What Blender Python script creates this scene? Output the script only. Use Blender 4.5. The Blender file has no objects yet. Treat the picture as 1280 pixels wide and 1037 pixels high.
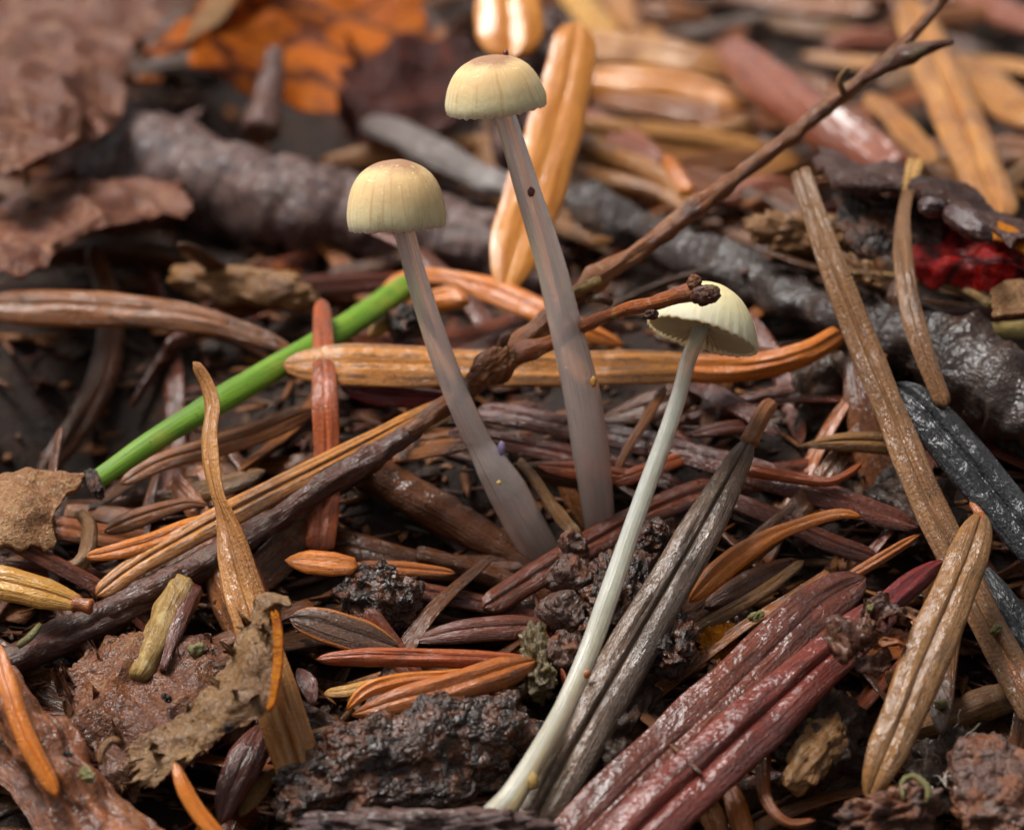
import bpy, bmesh, math, random
import numpy as np
from mathutils import Vector, noise as mnoise

random.seed(7)
rng = np.random.default_rng(11)
scene = bpy.context.scene
col = scene.collection
R = math.radians
# One Blender unit is one centimetre of forest floor.
scene.unit_settings.system = 'METRIC'
scene.unit_settings.scale_length = 0.01

# ------------------------------------------------------------------ camera
PITCH = R(20)
DIST = 22.0
PPC = 250.0                       # photograph pixels per cm in the focal plane
Fv = np.array([0, math.cos(PITCH), -math.sin(PITCH)])
Uv = np.array([0, math.sin(PITCH), math.cos(PITCH)])
Rv = np.array([1.0, 0, 0])
CAM = -DIST * Fv
cd = bpy.data.cameras.new('camera')
cam = bpy.data.objects.new('camera', cd)
col.objects.link(cam)
cam.location = CAM
cam.rotation_euler = (math.pi / 2 - PITCH, 0, 0)
cd.sensor_fit = 'HORIZONTAL'
cd.sensor_width = 36
cd.lens = 36 * DIST / (1280 / PPC)
cd.clip_start = 0.5
cd.clip_end = 500
cd.dof.use_dof = True
cd.dof.focus_distance = DIST - 0.55
APERTURE = 0.34                    # entrance pupil, cm
cd.dof.aperture_fstop = (cd.lens / 1000) / (APERTURE * 1.0) * 1.0
# Blender works out the pupil as lens(mm)*1e-3/(2*fstop) units of radius
cd.dof.aperture_blades = 0
scene.camera = cam

# ------------------------------------------------------------------ light
SUN_EL, SUN_AZ = R(64), R(-70)     # soft light from above, a little beyond the scene and left
w = bpy.data.worlds.new('World')
scene.world = w
w.use_nodes = True
wn, wl = w.node_tree.nodes, w.node_tree.links
bg = wn['Background']
sky = wn.new('ShaderNodeTexSky')
sky.sky_type = 'NISHITA'
sky.sun_disc = False
sky.sun_elevation = SUN_EL
sky.sun_rotation = SUN_AZ
sky.air_density = 1.0
sky.dust_density = 4.0
hs = wn.new('ShaderNodeHueSaturation')     # an overcast sky is grey
hs.inputs['Saturation'].default_value = 0.1
wl.new(sky.outputs[0], hs.inputs['Color'])
wl.new(hs.outputs[0], bg.inputs['Color'])
bg.inputs['Strength'].default_value = 0.075
sd = bpy.data.lights.new('sun', 'SUN')
sd.energy = 4.3
sd.angle = R(28)
sd.color = (1.0, 0.97, 0.93)
sun = bpy.data.objects.new('sun', sd)
col.objects.link(sun)
sdir = Vector((math.sin(SUN_AZ) * math.cos(SUN_EL), math.cos(SUN_AZ) * math.cos(SUN_EL), math.sin(SUN_EL)))
sun.rotation_euler = sdir.to_track_quat('Z', 'Y').to_euler()
sun.location = sdir * 40
scene.view_settings.view_transform = 'Standard'
scene.view_settings.look = 'None'
scene.view_settings.gamma = 1
scene.view_settings.use_curve_mapping = False
scene.view_settings.exposure = 0.42
scene.render.engine = 'CYCLES'
scene.cycles.use_denoising = True
scene.cycles.max_bounces = 5
scene.cycles.use_adaptive_sampling = True
scene.cycles.adaptive_threshold = 0.02
scene.cycles.transmission_bounces = 4
scene.cycles.sample_clamp_indirect = 6

# ------------------------------------------------------------------ places
def pt(px, py, D):
    """point of the place seen at photograph pixel px,py, D cm behind the focal plane"""
    a = (px - 640) / PPC / DIST
    b = -(py - 518.5) / PPC / DIST
    return CAM + (DIST + D) * (Fv + a * Rv + b * Uv)

_ys = np.linspace(-60, 80, 2801)
_sl = np.interp(_ys, [-6, -3.2, -2.4, -0.2, 1.2, 9, 14], [0, 0, 0.56, 0.56, 0.05, 0.05, 0.0])
_gz = np.concatenate([[0], np.cumsum((_sl[1:] + _sl[:-1]) / 2 * np.diff(_ys))])
_gz = _gz - np.interp(-0.276, _ys, _gz) - 0.757
def g0(y):
    return np.interp(y, _ys, _gz)

def ground_D(px, py, lift=0.0):
    Ds = np.linspace(-7, 22, 600)
    a = (px - 640) / PPC / DIST
    b = -(py - 518.5) / PPC / DIST
    P = CAM[None] + (DIST + Ds)[:, None] * (Fv + a * Rv + b * Uv)[None]
    f = P[:, 2] - g0(P[:, 1]) - lift
    k = np.argmax(f < 0)
    if f[k] >= 0: return 20.0
    if k == 0: return -7.0
    t = f[k - 1] / (f[k - 1] - f[k])
    return Ds[k - 1] + t * (Ds[k] - Ds[k - 1])

def PL(px, py, lift):
    return pt(px, py, ground_D(px, py, lift))

def P3(p, mode):
    return PL(*p) if mode == 'L' else pt(*p)

def depth_of(P):
    return float(np.dot(P - CAM, Fv)) - DIST

DIPS = [(110, 490, 0.8, 0.9), (620, 690, 0.45, 0.55), (270, 125, 0.9, 0.8), (900, 40, 0.7, 0.4), (760, 640, 0.3, 0.2), (1180, 400, 0.4, 0.3), (560, 480, .5, .2)]
_dips = [(PL(a, b, 0)[:2], r, d) for a, b, r, d in DIPS]
def nz(x, y, z=0.0):
    return mnoise.noise((x, y, z))
def fbm(x, y, z, o=3):
    s, a = 0.0, 1.0
    for _ in range(o):
        s += a * mnoise.noise((x, y, z)); x *= 2.1; y *= 2.1; z *= 2.1; a *= 0.5
    return s
def gz(x, y):
    z = float(g0(y))
    for (c, r, d) in _dips:
        q = ((x - c[0]) ** 2 + (y - c[1]) ** 2) / (r * r)
        if q < 9: z -= d * math.exp(-q)
    z += .38 * math.exp(-((x - 2.1) / 1.0) ** 2 - ((y - 2.0) / 1.2) ** 2)
    if abs(x) < 9 and -6 < y < 14:
        z += 0.10 * fbm(x * 1.3, y * 1.3, 3.0, 3) + 0.035 * fbm(x * 7, y * 7, 1.0, 3) - 0.05
    else:
        z += 0.35 * fbm(x * 0.35, y * 0.35, 3.0, 3) - 0.1
    return z

# ------------------------------------------------------------------ mesh helpers
ORG = {}
def make(name, V, Fc, mat, parent=None, uv=None, smooth=True, cola=None):
    V = np.asarray(V, float)
    if parent is not None:
        org = ORG[parent.name]
    else:
        org = V[np.argmin(V[:, 2])].copy()
        org[:2] = V[:, :2].mean(0)
    me = bpy.data.meshes.new(name)
    me.from_pydata((V - org).tolist(), [], [tuple(f) for f in Fc])
    if smooth:
        me.polygons.foreach_set('use_smooth', [True] * len(me.polygons))
    if uv is not None:
        lay = me.uv_layers.new(name='UVMap')
        vi = np.zeros(len(me.loops), dtype=np.int32)
        me.loops.foreach_get('vertex_index', vi)
        lay.data.foreach_set('uv', np.asarray(uv, np.float32)[vi].ravel())
    if cola is not None:
        at = me.color_attributes.new('tint', 'FLOAT_COLOR', 'POINT')
        at.data.foreach_set('color', np.asarray(cola, np.float32).ravel())
    me.materials.append(mat)
    me.update()
    o = bpy.data.objects.new(name, me)
    col.objects.link(o)
    if parent is not None:
        o.parent = parent
    else:
        o.location = org
    ORG[o.name] = org
    return o

def empty(name, loc):
    o = bpy.data.objects.new(name, None)
    o.empty_display_size = 0.1
    col.objects.link(o)
    o.location = loc
    ORG[o.name] = np.asarray(loc, float)
    return o

def tag(o, label=None, cat=None, group=None, kind=None):
    if label: o['label'] = label
    if cat: o['category'] = cat
    if group: o['group'] = group
    if kind: o['kind'] = kind
    return o

def catmull(P, n):
    P = np.asarray(P, float)
    if len(P) == 2:
        t = np.linspace(0, 1, n)[:, None]
        return P[0] * (1 - t) + P[1] * t
    Q = np.vstack([2 * P[0] - P[1], P, 2 * P[-1] - P[-2]])
    seg = np.linalg.norm(np.diff(P[:, :3], axis=0), axis=1) + 1e-9
    cum = np.concatenate([[0], np.cumsum(seg)])
    s = np.linspace(0, cum[-1], n)
    k = np.clip(np.searchsorted(cum, s, side='right') - 1, 0, len(P) - 2)
    t = ((s - cum[k]) / seg[k])[:, None]
    a, b, c, d = Q[k], Q[k + 1], Q[k + 2], Q[k + 3]
    return 0.5 * (2 * b + (c - a) * t + (2 * a - 5 * b + 4 * c - d) * t ** 2 + (3 * b - a - 3 * c + d) * t ** 3)

def norm(v):
    return v / (np.linalg.norm(v, axis=-1, keepdims=True) + 1e-12)

TOCAM = -Fv
def frames(C, roll):
    T = norm(np.gradient(C, axis=0))
    n0 = norm(0.62 * TOCAM + 0.38 * np.array([0, 0, 1.0]))
    N = n0[None] - (T @ n0)[:, None] * T
    N = norm(N)
    B = np.cross(T, N)
    c, s = np.cos(roll)[:, None], np.sin(roll)[:, None]
    return T, N * c + B * s, np.cross(T, N * c + B * s)

def ringfaces(n, k, cap0=True, cap1=True, base=0):
    F = []
    for i in range(n - 1):
        for j in range(k):
            a = base + i * k + j; b = base + i * k + (j + 1) % k
            F.append((a, b, b + k, a + k))
    if cap0: F.append(tuple(base + j for j in range(k - 1, -1, -1)))
    if cap1: F.append(tuple(base + (n - 1) * k + j for j in range(k)))
    return F

def section(k, groove, keel, flat, gsig=.13):
    """unit cross-section of a fir needle: rounded strip with a groove above and a keel below"""
    h = np.array([1, .97, .9, .8, .67, .54, .42, .32, .24, .17, .11, .05])
    h = h[::max(1, 36 // k // 1)] if k < 20 else h
    xt = np.concatenate([h, [0], -h[::-1]])
    hb = np.array([.95, .8, .55, .3])
    xb = np.concatenate([-hb, [0], hb[::-1]])
    zt = (1 - np.abs(xt) ** 2.4) ** flat
    zt = zt * (1 + .14 * np.exp(-((np.abs(xt) - .42) / .2) ** 2)) - groove * np.exp(-(np.abs(xt) / gsig) ** 1.6)
    zb = -(1 - np.abs(xb) ** 2.4) ** flat - keel * np.exp(-(xb / .2) ** 2)
    x = np.concatenate([xt, xb]); z = np.concatenate([zt, zb])
    return x, z

_cnt = [0]
def needle_mesh(P, W, thick=0.3, roll=0, groove=0.45, keel=0.3, tips=(1, 1), flat=0.6, k=36, rough=1.0, side_wob=0.03, gsig=.13):
    _cnt[0] += 1
    sd_ = _cnt[0] * 7.31
    P = np.asarray(P, float)
    L = np.linalg.norm(np.diff(P, axis=0), axis=1).sum()
    n = int(np.clip(L / 0.028, 16, 130))
    C = catmull(P, n)
    s = np.linspace(0, 1, n)
    W = np.atleast_1d(np.asarray(W, float))
    wd = np.interp(s, np.linspace(0, 1, len(W)), W) if len(W) > 1 else np.full(n, W[0])
    rl = np.atleast_1d(np.asarray(roll, float))
    rl = np.radians(np.interp(s, np.linspace(0, 1, len(rl)), rl))
    wm = wd.mean()
    e = np.ones(n)
    for end, tp in enumerate(tips):
        d = (s if end == 0 else 1 - s) * L
        if tp > 0:
            r = max(wm * tp, 1e-4)
            q = np.clip(d / r, 0, 1)
            e *= np.maximum(0.06, np.sqrt(np.clip(1 - (1 - q) ** 2, 0, 1)))
    T, N, B = frames(C, rl)
    x, z = section(k, groove, keel, flat, gsig)
    k = len(x)
    V = np.zeros((n, k, 3)); uv = np.zeros((n, k, 2))
    for i in range(n):
        hw = wd[i] / 2 * e[i]
        hw *= 1 + side_wob * 2 * nz(s[i] * L * 3, sd_)
        ht = wd[i] * thick / 2 * (0.35 + 0.65 * e[i])
        c = C[i] + N[i] * wm * 0.06 * nz(s[i] * L * 2.5, sd_ + 5)
        gm = 1 + 0.5 * nz(s[i] * L * 3, sd_ + 9)
        for j in range(k):
            rr = rough * 0.07 * ht * (mnoise.noise((x[j] * 6, s[i] * L * 4, sd_)) + 0.7 * mnoise.noise((x[j] * 3, s[i] * L * 14, sd_ + 3)))
            V[i, j] = c + B[i] * (x[j] * hw) + N[i] * (z[j] * ht * (gm if abs(x[j]) < .4 else 1) + rr)
        uv[i, :, 0] = x * 0.5 + 0.5
        uv[i, :, 1] = s[i] * L
    return V.reshape(-1, 3), ringfaces(n, k), uv.reshape(-1, 2)

def px_w(w, P):
    """pixel widths at the control points -> cm"""
    w = np.atleast_1d(np.asarray(w, float))
    D = np.array([depth_of(p) for p in P])
    Dw = np.interp(np.linspace(0, 1, len(w)), np.linspace(0, 1, len(P)), D)
    return w / PPC * (1 + Dw / DIST)

NG = 'dead conifer needles lying in the litter'
def needle(label, pts, wpx, mat, mode='L', name='conifer_needle', cat='needle', group=NG, parent=None, **kw):
    kw.setdefault('groove', random.choice([.08, .2, .35, .5])); kw.setdefault('gsig', random.uniform(.06, .15)); kw.setdefault('side_wob', .06)
    kw.setdefault('thick', random.uniform(.25, .5)); kw.setdefault('tips', (random.uniform(.7, 2.5), random.uniform(.7, 2.5)))
    P = np.array([P3(p, mode) for p in pts])
    V, F, uv = needle_mesh(P, px_w(wpx, P), **kw)
    o = make(name, V, F, M[mat], parent, uv)
    if parent is None: tag(o, label, cat, group)
    return o

def tube_mesh(P, rad, k=16, bumps=(), wob=0.10, fine=0.05, step=0.025, freq=3.0, squash=1.0, caps=True):
    _cnt[0] += 1
    sd_ = _cnt[0] * 3.77
    P = np.asarray(P, float)
    L = np.linalg.norm(np.diff(P, axis=0), axis=1).sum()
    n = int(np.clip(L / step, 10, 260))
    C = catmull(P, n)
    s = np.linspace(0, 1, n)
    rad = np.atleast_1d(np.asarray(rad, float))
    r = np.interp(s, np.linspace(0, 1, len(rad)), rad)
    T, N, B = frames(C, np.zeros(n))
    V = np.zeros((n, k, 3)); uv = np.zeros((n, k, 2))
    for i in range(n):
        rr = r[i] * (1 + wob * 1.5 * nz(s[i] * L * freq, sd_))
        for (bs, ba, bw) in bumps:
            rr *= 1 + ba * math.exp(-((s[i] - bs) * L / bw) ** 2)
        c = C[i] + (N[i] * nz(s[i] * L * freq * .7, sd_ + 20) + B[i] * nz(s[i] * L * freq * .7, sd_ + 40)) * r[i] * wob * 1.6
        if i in (0, n - 1): rr *= 0.75
        for j in range(k):
            a = 2 * math.pi * j / k
            ca, sa = math.cos(a), math.sin(a)
            q = rr * (1 + fine * 2 * (mnoise.noise((ca * 2.2, sa * 2.2, s[i] * L * 5 + sd_)) + 0.8 * mnoise.noise((ca * 4, sa * 4, s[i] * L * 13 + sd_))))
            V[i, j] = c + (B[i] * ca + N[i] * sa * squash) * q
            uv[i, j] = (0.5 + 0.5 * math.sin(a / 2 * 2) * 0.98, s[i] * L)
            uv[i, j, 0] = abs(j / k * 2 - 1)
    return V.reshape(-1, 3), ringfaces(n, k), uv.reshape(-1, 2)

def tube(name, label, cat, pts, wpx, mat, mode='L', parent=None, group=None, **kw):
    P = np.array([P3(p, mode) for p in pts])
    V, F, uv = tube_mesh(P, px_w(wpx, P) / 2, **kw)
    o = make(name, V, F, M[mat], parent, uv)
    if parent is None: tag(o, label, cat, group)
    return o

def sheet(name, label, cat, rails, mat, mode='L', thick=0.02, jag=0.05, jagf=5.0, wr=0.03, wrf=3.0, nu=46, nv=46, parent=None, group=None, ridge=0.0):
    _cnt[0] += 1
    sd_ = _cnt[0] * 5.13
    A = np.array([catmull([P3(p, mode) for p in r], nv) for r in rails])       # rails x nv x 3
    G = np.zeros((nu, nv, 3))
    fine_u = 160
    D = np.array([catmull(A[:, j], fine_u) for j in range(nv)])                 # nv x fine x 3
    D2 = np.array([catmull(D[:, i], 160) for i in range(fine_u)])               # fine_u x 160 x 3
    for i in range(nu):
        for j in range(nv):
            u, v = i / (nu - 1), j / (nv - 1)
            u0 = jag * (0.5 + fbm(v * jagf, sd_, 0, 4)); u1 = 1 - jag * (0.5 + fbm(v * jagf, sd_ + 9, 0, 4))
            v0 = jag * (0.5 + fbm(u * jagf, sd_ + 17, 0, 4)); v1 = 1 - jag * (0.5 + fbm(u * jagf, sd_ + 29, 0, 4))
            uu = min(max(u0 + (u1 - u0) * u, 0), 1); vv = min(max(v0 + (v1 - v0) * v, 0), 1)
            fu, fv = uu * (fine_u - 1), vv * 159
            a, b = int(min(fu, fine_u - 2)), int(min(fv, 158))
            tu, tv = fu - a, fv - b
            G[i, j] = (D2[a, b] * (1 - tu) * (1 - tv) + D2[a + 1, b] * tu * (1 - tv) + D2[a, b + 1] * (1 - tu) * tv + D2[a + 1, b + 1] * tu * tv)
    du = np.gradient(G, axis=0); dv = np.gradient(G, axis=1)
    Nn = norm(np.cross(du, dv))
    if (Nn @ TOCAM).mean() < 0: Nn = -Nn
    for i in range(nu):
        for j in range(nv):
            p = G[i, j]
            rd = 0.0
            if ridge:
                rd = ridge * (abs(nz(p[0] * wrf * .8 + sd_, p[1] * wrf * .8, p[2] * wrf * .8)) + .5 * abs(nz(p[0] * wrf * 2 + sd_, p[1] * wrf * 2, p[2] * wrf * 2)))
            G[i, j] = p + Nn[i, j] * (wr * fbm(p[0] * wrf, p[1] * wrf, p[2] * wrf + sd_, 4) - rd)
    top = G + Nn * thick / 2; bot = G - Nn * thick / 2
    V = np.vstack([top.reshape(-1, 3), bot.reshape(-1, 3)])
    off = nu * nv
    F = []
    for i in range(nu - 1):
        for j in range(nv - 1):
            a = i * nv + j
            F.append((a, a + nv, a + nv + 1, a + 1)); F.append((off + a, off + a + 1, off + a + nv + 1, off + a + nv))
    for j in range(nv - 1):
        a = j; F.append((a, a + 1, off + a + 1, off + a)); a = (nu - 1) * nv + j; F.append((a + 1, a, off + a, off + a + 1))
    for i in range(nu - 1):
        a = i * nv; F.append((a + nv, a, off + a, off + a + nv)); a = i * nv + nv - 1; F.append((a, a + nv, off + a + nv, off + a))
    uu, vv = np.meshgrid(np.linspace(0, 1, nu), np.linspace(0, 1, nv), indexing='ij')
    uv = np.stack([uu, vv], -1).reshape(-1, 2)
    o = make(name, V, F, M[mat], parent, np.vstack([uv, uv]))
    if parent is None: tag(o, label, cat, group)
    return o

_ico = {}
def ico(sub):
    if sub not in _ico:
        bm = bmesh.new(); bmesh.ops.create_icosphere(bm, subdivisions=sub, radius=1.0)
        _ico[sub] = (np.array([v.co[:] for v in bm.verts]), [tuple(v.index for v in f.verts) for f in bm.faces]); bm.free()
    return _ico[sub]

def blob(name, label, cat, pa, pb, w, depth, mat, mode='L', sub=5, lump=0.25, lf=2.2, nod=0.0, nf=5.0, box=0.8, parent=None, group=None, taper=0.0):
    """irregular chunk stretched from pixel point pa to pb, w px across, depth cm deep"""
    _cnt[0] += 1
    sd_ = _cnt[0] * 2.9
    A, B = P3(pa, mode), P3(pb, mode)
    c = (A + B) / 2
    ax = norm(B - A); hl = np.linalg.norm(B - A) / 2
    n = norm(TOCAM - ax * (TOCAM @ ax)); sdv = np.cross(ax, n)
    w = w / PPC * (1 + depth_of(c) / DIST) / 2
    U, F = ico(sub)
    U = np.sign(U) * np.abs(U) ** box
    V = np.zeros_like(U)
    sc = np.array([hl, w, depth / 2])
    for i, u in enumerate(U):
        p = u * sc
        l = 1 + lump * fbm(u[0] * lf * hl / w * .6, u[1] * lf, u[2] * lf + sd_, 3)
        if nod > 0:
            d, _ = mnoise.voronoi((p[0] * nf + sd_, p[1] * nf, p[2] * nf))
            d2, _ = mnoise.voronoi((p[0] * nf * 2.6 + sd_, p[1] * nf * 2.6, p[2] * nf * 2.6))
            l += nod * (math.sqrt(max(0.0, 1 - min(d[0] / .75, 1) ** 2)) - 0.5) + nod * 0.75 * (math.sqrt(max(0.0, 1 - min(d2[0] / .75, 1) ** 2)) - 0.5)
        t = 1 - taper * (u[0] * 0.5 + 0.5)
        q = p * np.array([1 + (l - 1) * 0.5, l * t, l * t])
        V[i] = c + ax * q[0] + sdv * q[1] + n * q[2]
    uv = np.stack([U[:, 1] * .5 + .5, U[:, 0] * hl], -1)
    o = make(name, V, F, M[mat], parent, uv)
    if parent is None: tag(o, label, cat, group)
    return o

# ------------------------------------------------------------------ materials
def saturate(c, k=1.2):
    g = sum(c) / 3
    return [min(1, max(0, g + (x - g) * k)) for x in c]

def lin(h):
    h = h.lstrip('#')
    c = [int(h[i:i + 2], 16) / 255 for i in (0, 2, 4)]
    c = saturate(c)
    return tuple((x / 12.92 if x <= 0.04045 else ((x + 0.055) / 1.055) ** 2.4) for x in c) + (1.0,)

class NT:
    def __init__(s, name):
        s.m = bpy.data.materials.new(name); s.m.use_nodes = True
        s.n, s.l = s.m.node_tree.nodes, s.m.node_tree.links
        s.b = s.n['Principled BSDF']; s.out = s.n['Material Output']
    def new(s, t, **k):
        x = s.n.new(t)
        for a, b in k.items(): setattr(x, a, b)
        return x
    def put(s, sock, v):
        if hasattr(v, 'links'): s.l.new(v, sock)
        else: sock.default_value = v
    def math(s, op, a, b=None, c=None, clamp=False):
        x = s.new('ShaderNodeMath', operation=op, use_clamp=clamp)
        for i, v in enumerate((a, b, c)):
            if v is not None: s.put(x.inputs[i], v)
        return x.outputs[0]
    def ramp(s, v, a, b, lo=0.0, hi=1.0):
        x = s.new('ShaderNodeMapRange', interpolation_type='SMOOTHSTEP')
        s.put(x.inputs[0], v); x.inputs[1].default_value = a; x.inputs[2].default_value = b
        x.inputs[3].default_value = lo; x.inputs[4].default_value = hi
        return x.outputs[0]
    def mix(s, f, a, b, blend='MIX'):
        x = s.new('ShaderNodeMix', data_type='RGBA', blend_type=blend)
        s.put(x.inputs[0], f); s.put(x.inputs[6], a); s.put(x.inputs[7], b)
        return x.outputs[2]
    def noise(s, vec, scale, detail=4, rough=0.6, dist=0.0):
        x = s.new('ShaderNodeTexNoise')
        s.put(x.inputs['Vector'], vec); x.inputs['Scale'].default_value = scale
        x.inputs['Detail'].default_value = detail; x.inputs['Roughness'].default_value = rough
        x.inputs['Distortion'].default_value = dist
        return x.outputs[0]
    def coords(s):
        tc = s.new('ShaderNodeTexCoord')
        oi = s.new('ShaderNodeObjectInfo')
        off = s.math('MULTIPLY', oi.outputs['Random'], 37.0)
        cx = s.new('ShaderNodeCombineXYZ'); s.put(cx.inputs[0], off); s.put(cx.inputs[1], s.math('MULTIPLY', off, 1.7))
        va = s.new('ShaderNodeVectorMath', operation='ADD')
        s.l.new(tc.outputs['Object'], va.inputs[0]); s.l.new(cx.outputs[0], va.inputs[1])
        sp = s.new('ShaderNodeSeparateXYZ'); s.l.new(tc.outputs['UV'], sp.inputs[0])
        return va.outputs[0], sp.outputs[0], sp.outputs[1], off
    def warp(s, P, scale, amt):
        nn = s.new('ShaderNodeTexNoise'); nn.inputs['Scale'].default_value = scale; s.l.new(P, nn.inputs['Vector'])
        sc = s.new('ShaderNodeVectorMath', operation='SCALE'); s.l.new(nn.outputs[1], sc.inputs[0]); sc.inputs['Scale'].default_value = amt
        ad = s.new('ShaderNodeVectorMath', operation='ADD'); s.l.new(P, ad.inputs[0]); s.l.new(sc.outputs[0], ad.inputs[1])
        return ad.outputs[0]
    def vec(s, x, y, z=0.0):
        c = s.new('ShaderNodeCombineXYZ')
        for i, v in enumerate((x, y, z)): s.put(c.inputs[i], v)
        return c.outputs[0]
    def bump(s, h, strength, dist, prev=None):
        b = s.new('ShaderNodeBump'); b.inputs['Strength'].default_value = strength; b.inputs['Distance'].default_value = dist
        s.l.new(h, b.inputs['Height'])
        if prev is not None: s.l.new(prev, b.inputs['Normal'])
        return b.outputs[0]
    def set(s, **k):
        if 'Normal' in k: s.put(s.b.inputs['Coat Normal'], k['Normal'])
        for a, v in k.items():
            s.put(s.b.inputs[a.replace('_', ' ')], v)

M = {}
def mat_needle(key, c1, c2, c3, rough=0.38, coat=0.35, sss=0.0, stripe=0.0, streak=9.0, bump=0.6, spot=0.6, speck=0.45, edge=None, fleck=.07):
    t = NT('needle_' + key)
    P, u, v, off = t.coords()
    st = t.noise(t.vec(t.math('MULTIPLY', u, streak), t.math('MULTIPLY', v, 1.3), off), 1.0, 5, 0.7)
    base = t.mix(t.ramp(st, 0.36, 0.62), lin(c1), lin(c2))
    lg = t.noise(t.vec(t.math('MULTIPLY', u, 1.2), t.math('MULTIPLY', v, 1.1), off), 1.0, 3, 0.6)
    base = t.mix(t.ramp(lg, 0.45, 0.72, 0, .55), base, lin(c3))
    big = t.noise(P, 4.5, 6, 0.7, 0.6)
    base = t.mix(t.ramp(big, 0.5, 0.68, 0, spot), base, lin(c3))
    if stripe:
        su = t.math('ADD', u, t.math('MULTIPLY', t.math('SUBTRACT', t.noise(P, 2.0, 2), 0.5), 0.08))
        wv = t.math('SINE', t.math('MULTIPLY', su, 6.283 * 4))
        mk = t.math('MULTIPLY', t.ramp(wv, 0.0, 0.9), t.ramp(t.noise(t.vec(t.math('MULTIPLY', u, 3), t.math('MULTIPLY', v, 8), off), 1.5, 3), .3, .6))
        base = t.mix(t.math('MULTIPLY', mk, stripe), base, lin(c3))
    if edge:
        d = t.math('ABSOLUTE', t.math('SUBTRACT', u, 0.5))
        base = t.mix(t.ramp(d, 0.36, 0.47), base, lin(edge))
    fine = t.noise(t.vec(t.math('MULTIPLY', u, streak * 2.4), t.math('MULTIPLY', v, 3.5), off), 1.0, 4, 0.7)
    base = t.mix(t.ramp(fine, 0.54, 0.68, 0, .55), base, lin(c3))
    sp = t.noise(P, 58, 3, 0.6)
    base = t.mix(t.ramp(sp, 0.58, 0.68, 0, speck), base, lin(c3))
    base = t.mix(t.ramp(sp, 0.36, 0.28, 0, fleck), base, lin('#d8c8b0'))  # pale flecks: part real dust, part wet sparkle painted into the colour
    nrm = t.bump(fine, bump, 0.03)
    nrm = t.bump(sp, min(1.0, bump * 1.2), 0.012, nrm)
    wet = t.noise(P, 7, 3, .6)
    gl = t.noise(t.vec(t.math('MULTIPLY', u, 5.0), t.math('MULTIPLY', v, 9.0), off), 1.0, 3, .6)
    cn = t.bump(gl, min(1, bump), 0.03, t.bump(fine, bump * .35, 0.02))
    t.set(Base_Color=base, Roughness=t.ramp(wet, 0.35, 0.65, rough * 0.7, rough * 1.5), Normal=nrm,
          Coat_Weight=t.ramp(wet, 0.42, 0.62, min(1, coat * 2.4), coat * 1.2), Coat_Roughness=.06, Coat_IOR=1.42, Specular_IOR_Level=.2)
    for l_ in list(t.b.inputs['Coat Normal'].links): t.l.remove(l_)
    t.put(t.b.inputs['Coat Normal'], cn)
    if sss: t.set(Subsurface_Weight=sss, Subsurface_Radius=(0.06, 0.025, 0.01), Subsurface_Scale=1.0)
    M[key] = t.m

mat_needle('tan', '#b08350', '#976638', '#643f24', stripe=.2)
mat_needle('striped', '#bd8448', '#a66f38', '#553823', stripe=0.85, streak=12, spot=.3)
mat_needle('orange', '#a9662c', '#8f5120', '#5a3016', coat=.6, rough=.3)
mat_needle('pale', '#bd8443', '#a4682a', '#844f20', coat=.5, rough=.3, bump=.35, spot=.5, speck=.2)
mat_needle('rust', '#a2562a', '#84401c', '#4c2510', coat=.5)
mat_needle('brown', '#8b5c36', '#784a2a', '#4a2e1c')
mat_needle('greybrown', '#8a6848', '#755236', '#4c3827', rough=.42, coat=.3, bump=.8)
mat_needle('greytop', '#776252', '#604d40', '#362c25', rough=.36, coat=.35, bump=.9)
mat_needle('slate', '#26272a', '#1c1c1e', '#111111', rough=.34, coat=.4, bump=1.0)
mat_needle('maroon', '#663422', '#532616', '#2f160b', rough=.33, coat=.55, bump=.8)
mat_needle('redridge', '#6e2f20', '#5a2216', '#36120b', rough=.34, coat=.5, bump=.8)
mat_needle('darkmaroon', '#66321a', '#4e2310', '#291308', rough=.33, coat=.5)
mat_needle('crimson', '#6c1a17', '#58110f', '#330a0a', rough=.3, coat=.6)
mat_needle('olive', '#8e683e', '#7a5632', '#523c24', rough=.4, coat=.35, bump=.8)
mat_needle('yellow', '#c59a50', '#ad7f3a', '#835826', coat=.6, rough=.3)
mat_needle('umber', '#6a3e1c', '#522e12', '#2a180a', coat=.5, bump=.8)
mat_needle('pinkbrown', '#84513c', '#70402e', '#4c2a1e', rough=.3, coat=.6, bump=.35)
mat_needle('darkedge', '#55392a', '#45301f', '#2b1d14', coat=.6, rough=.3, edge='#a3652c')
mat_needle('fragment', '#5e3c20', '#482c15', '#25170b', rough=.36, coat=.5, bump=.8)
mat_needle('fragment_light', '#90592a', '#74461e', '#3e2712', rough=.36, coat=.45, bump=.8)
mat_needle('fragment_red', '#74391a', '#5a2a11', '#2d1609', rough=.34, coat=.5, bump=.8)
mat_needle('amber', '#c47a2a', '#ad631c', '#7d4212', coat=.6, rough=.3, spot=.35, speck=.2)
mat_needle('strand', '#8c5226', '#75431e', '#4a2a15', coat=.5)

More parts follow.
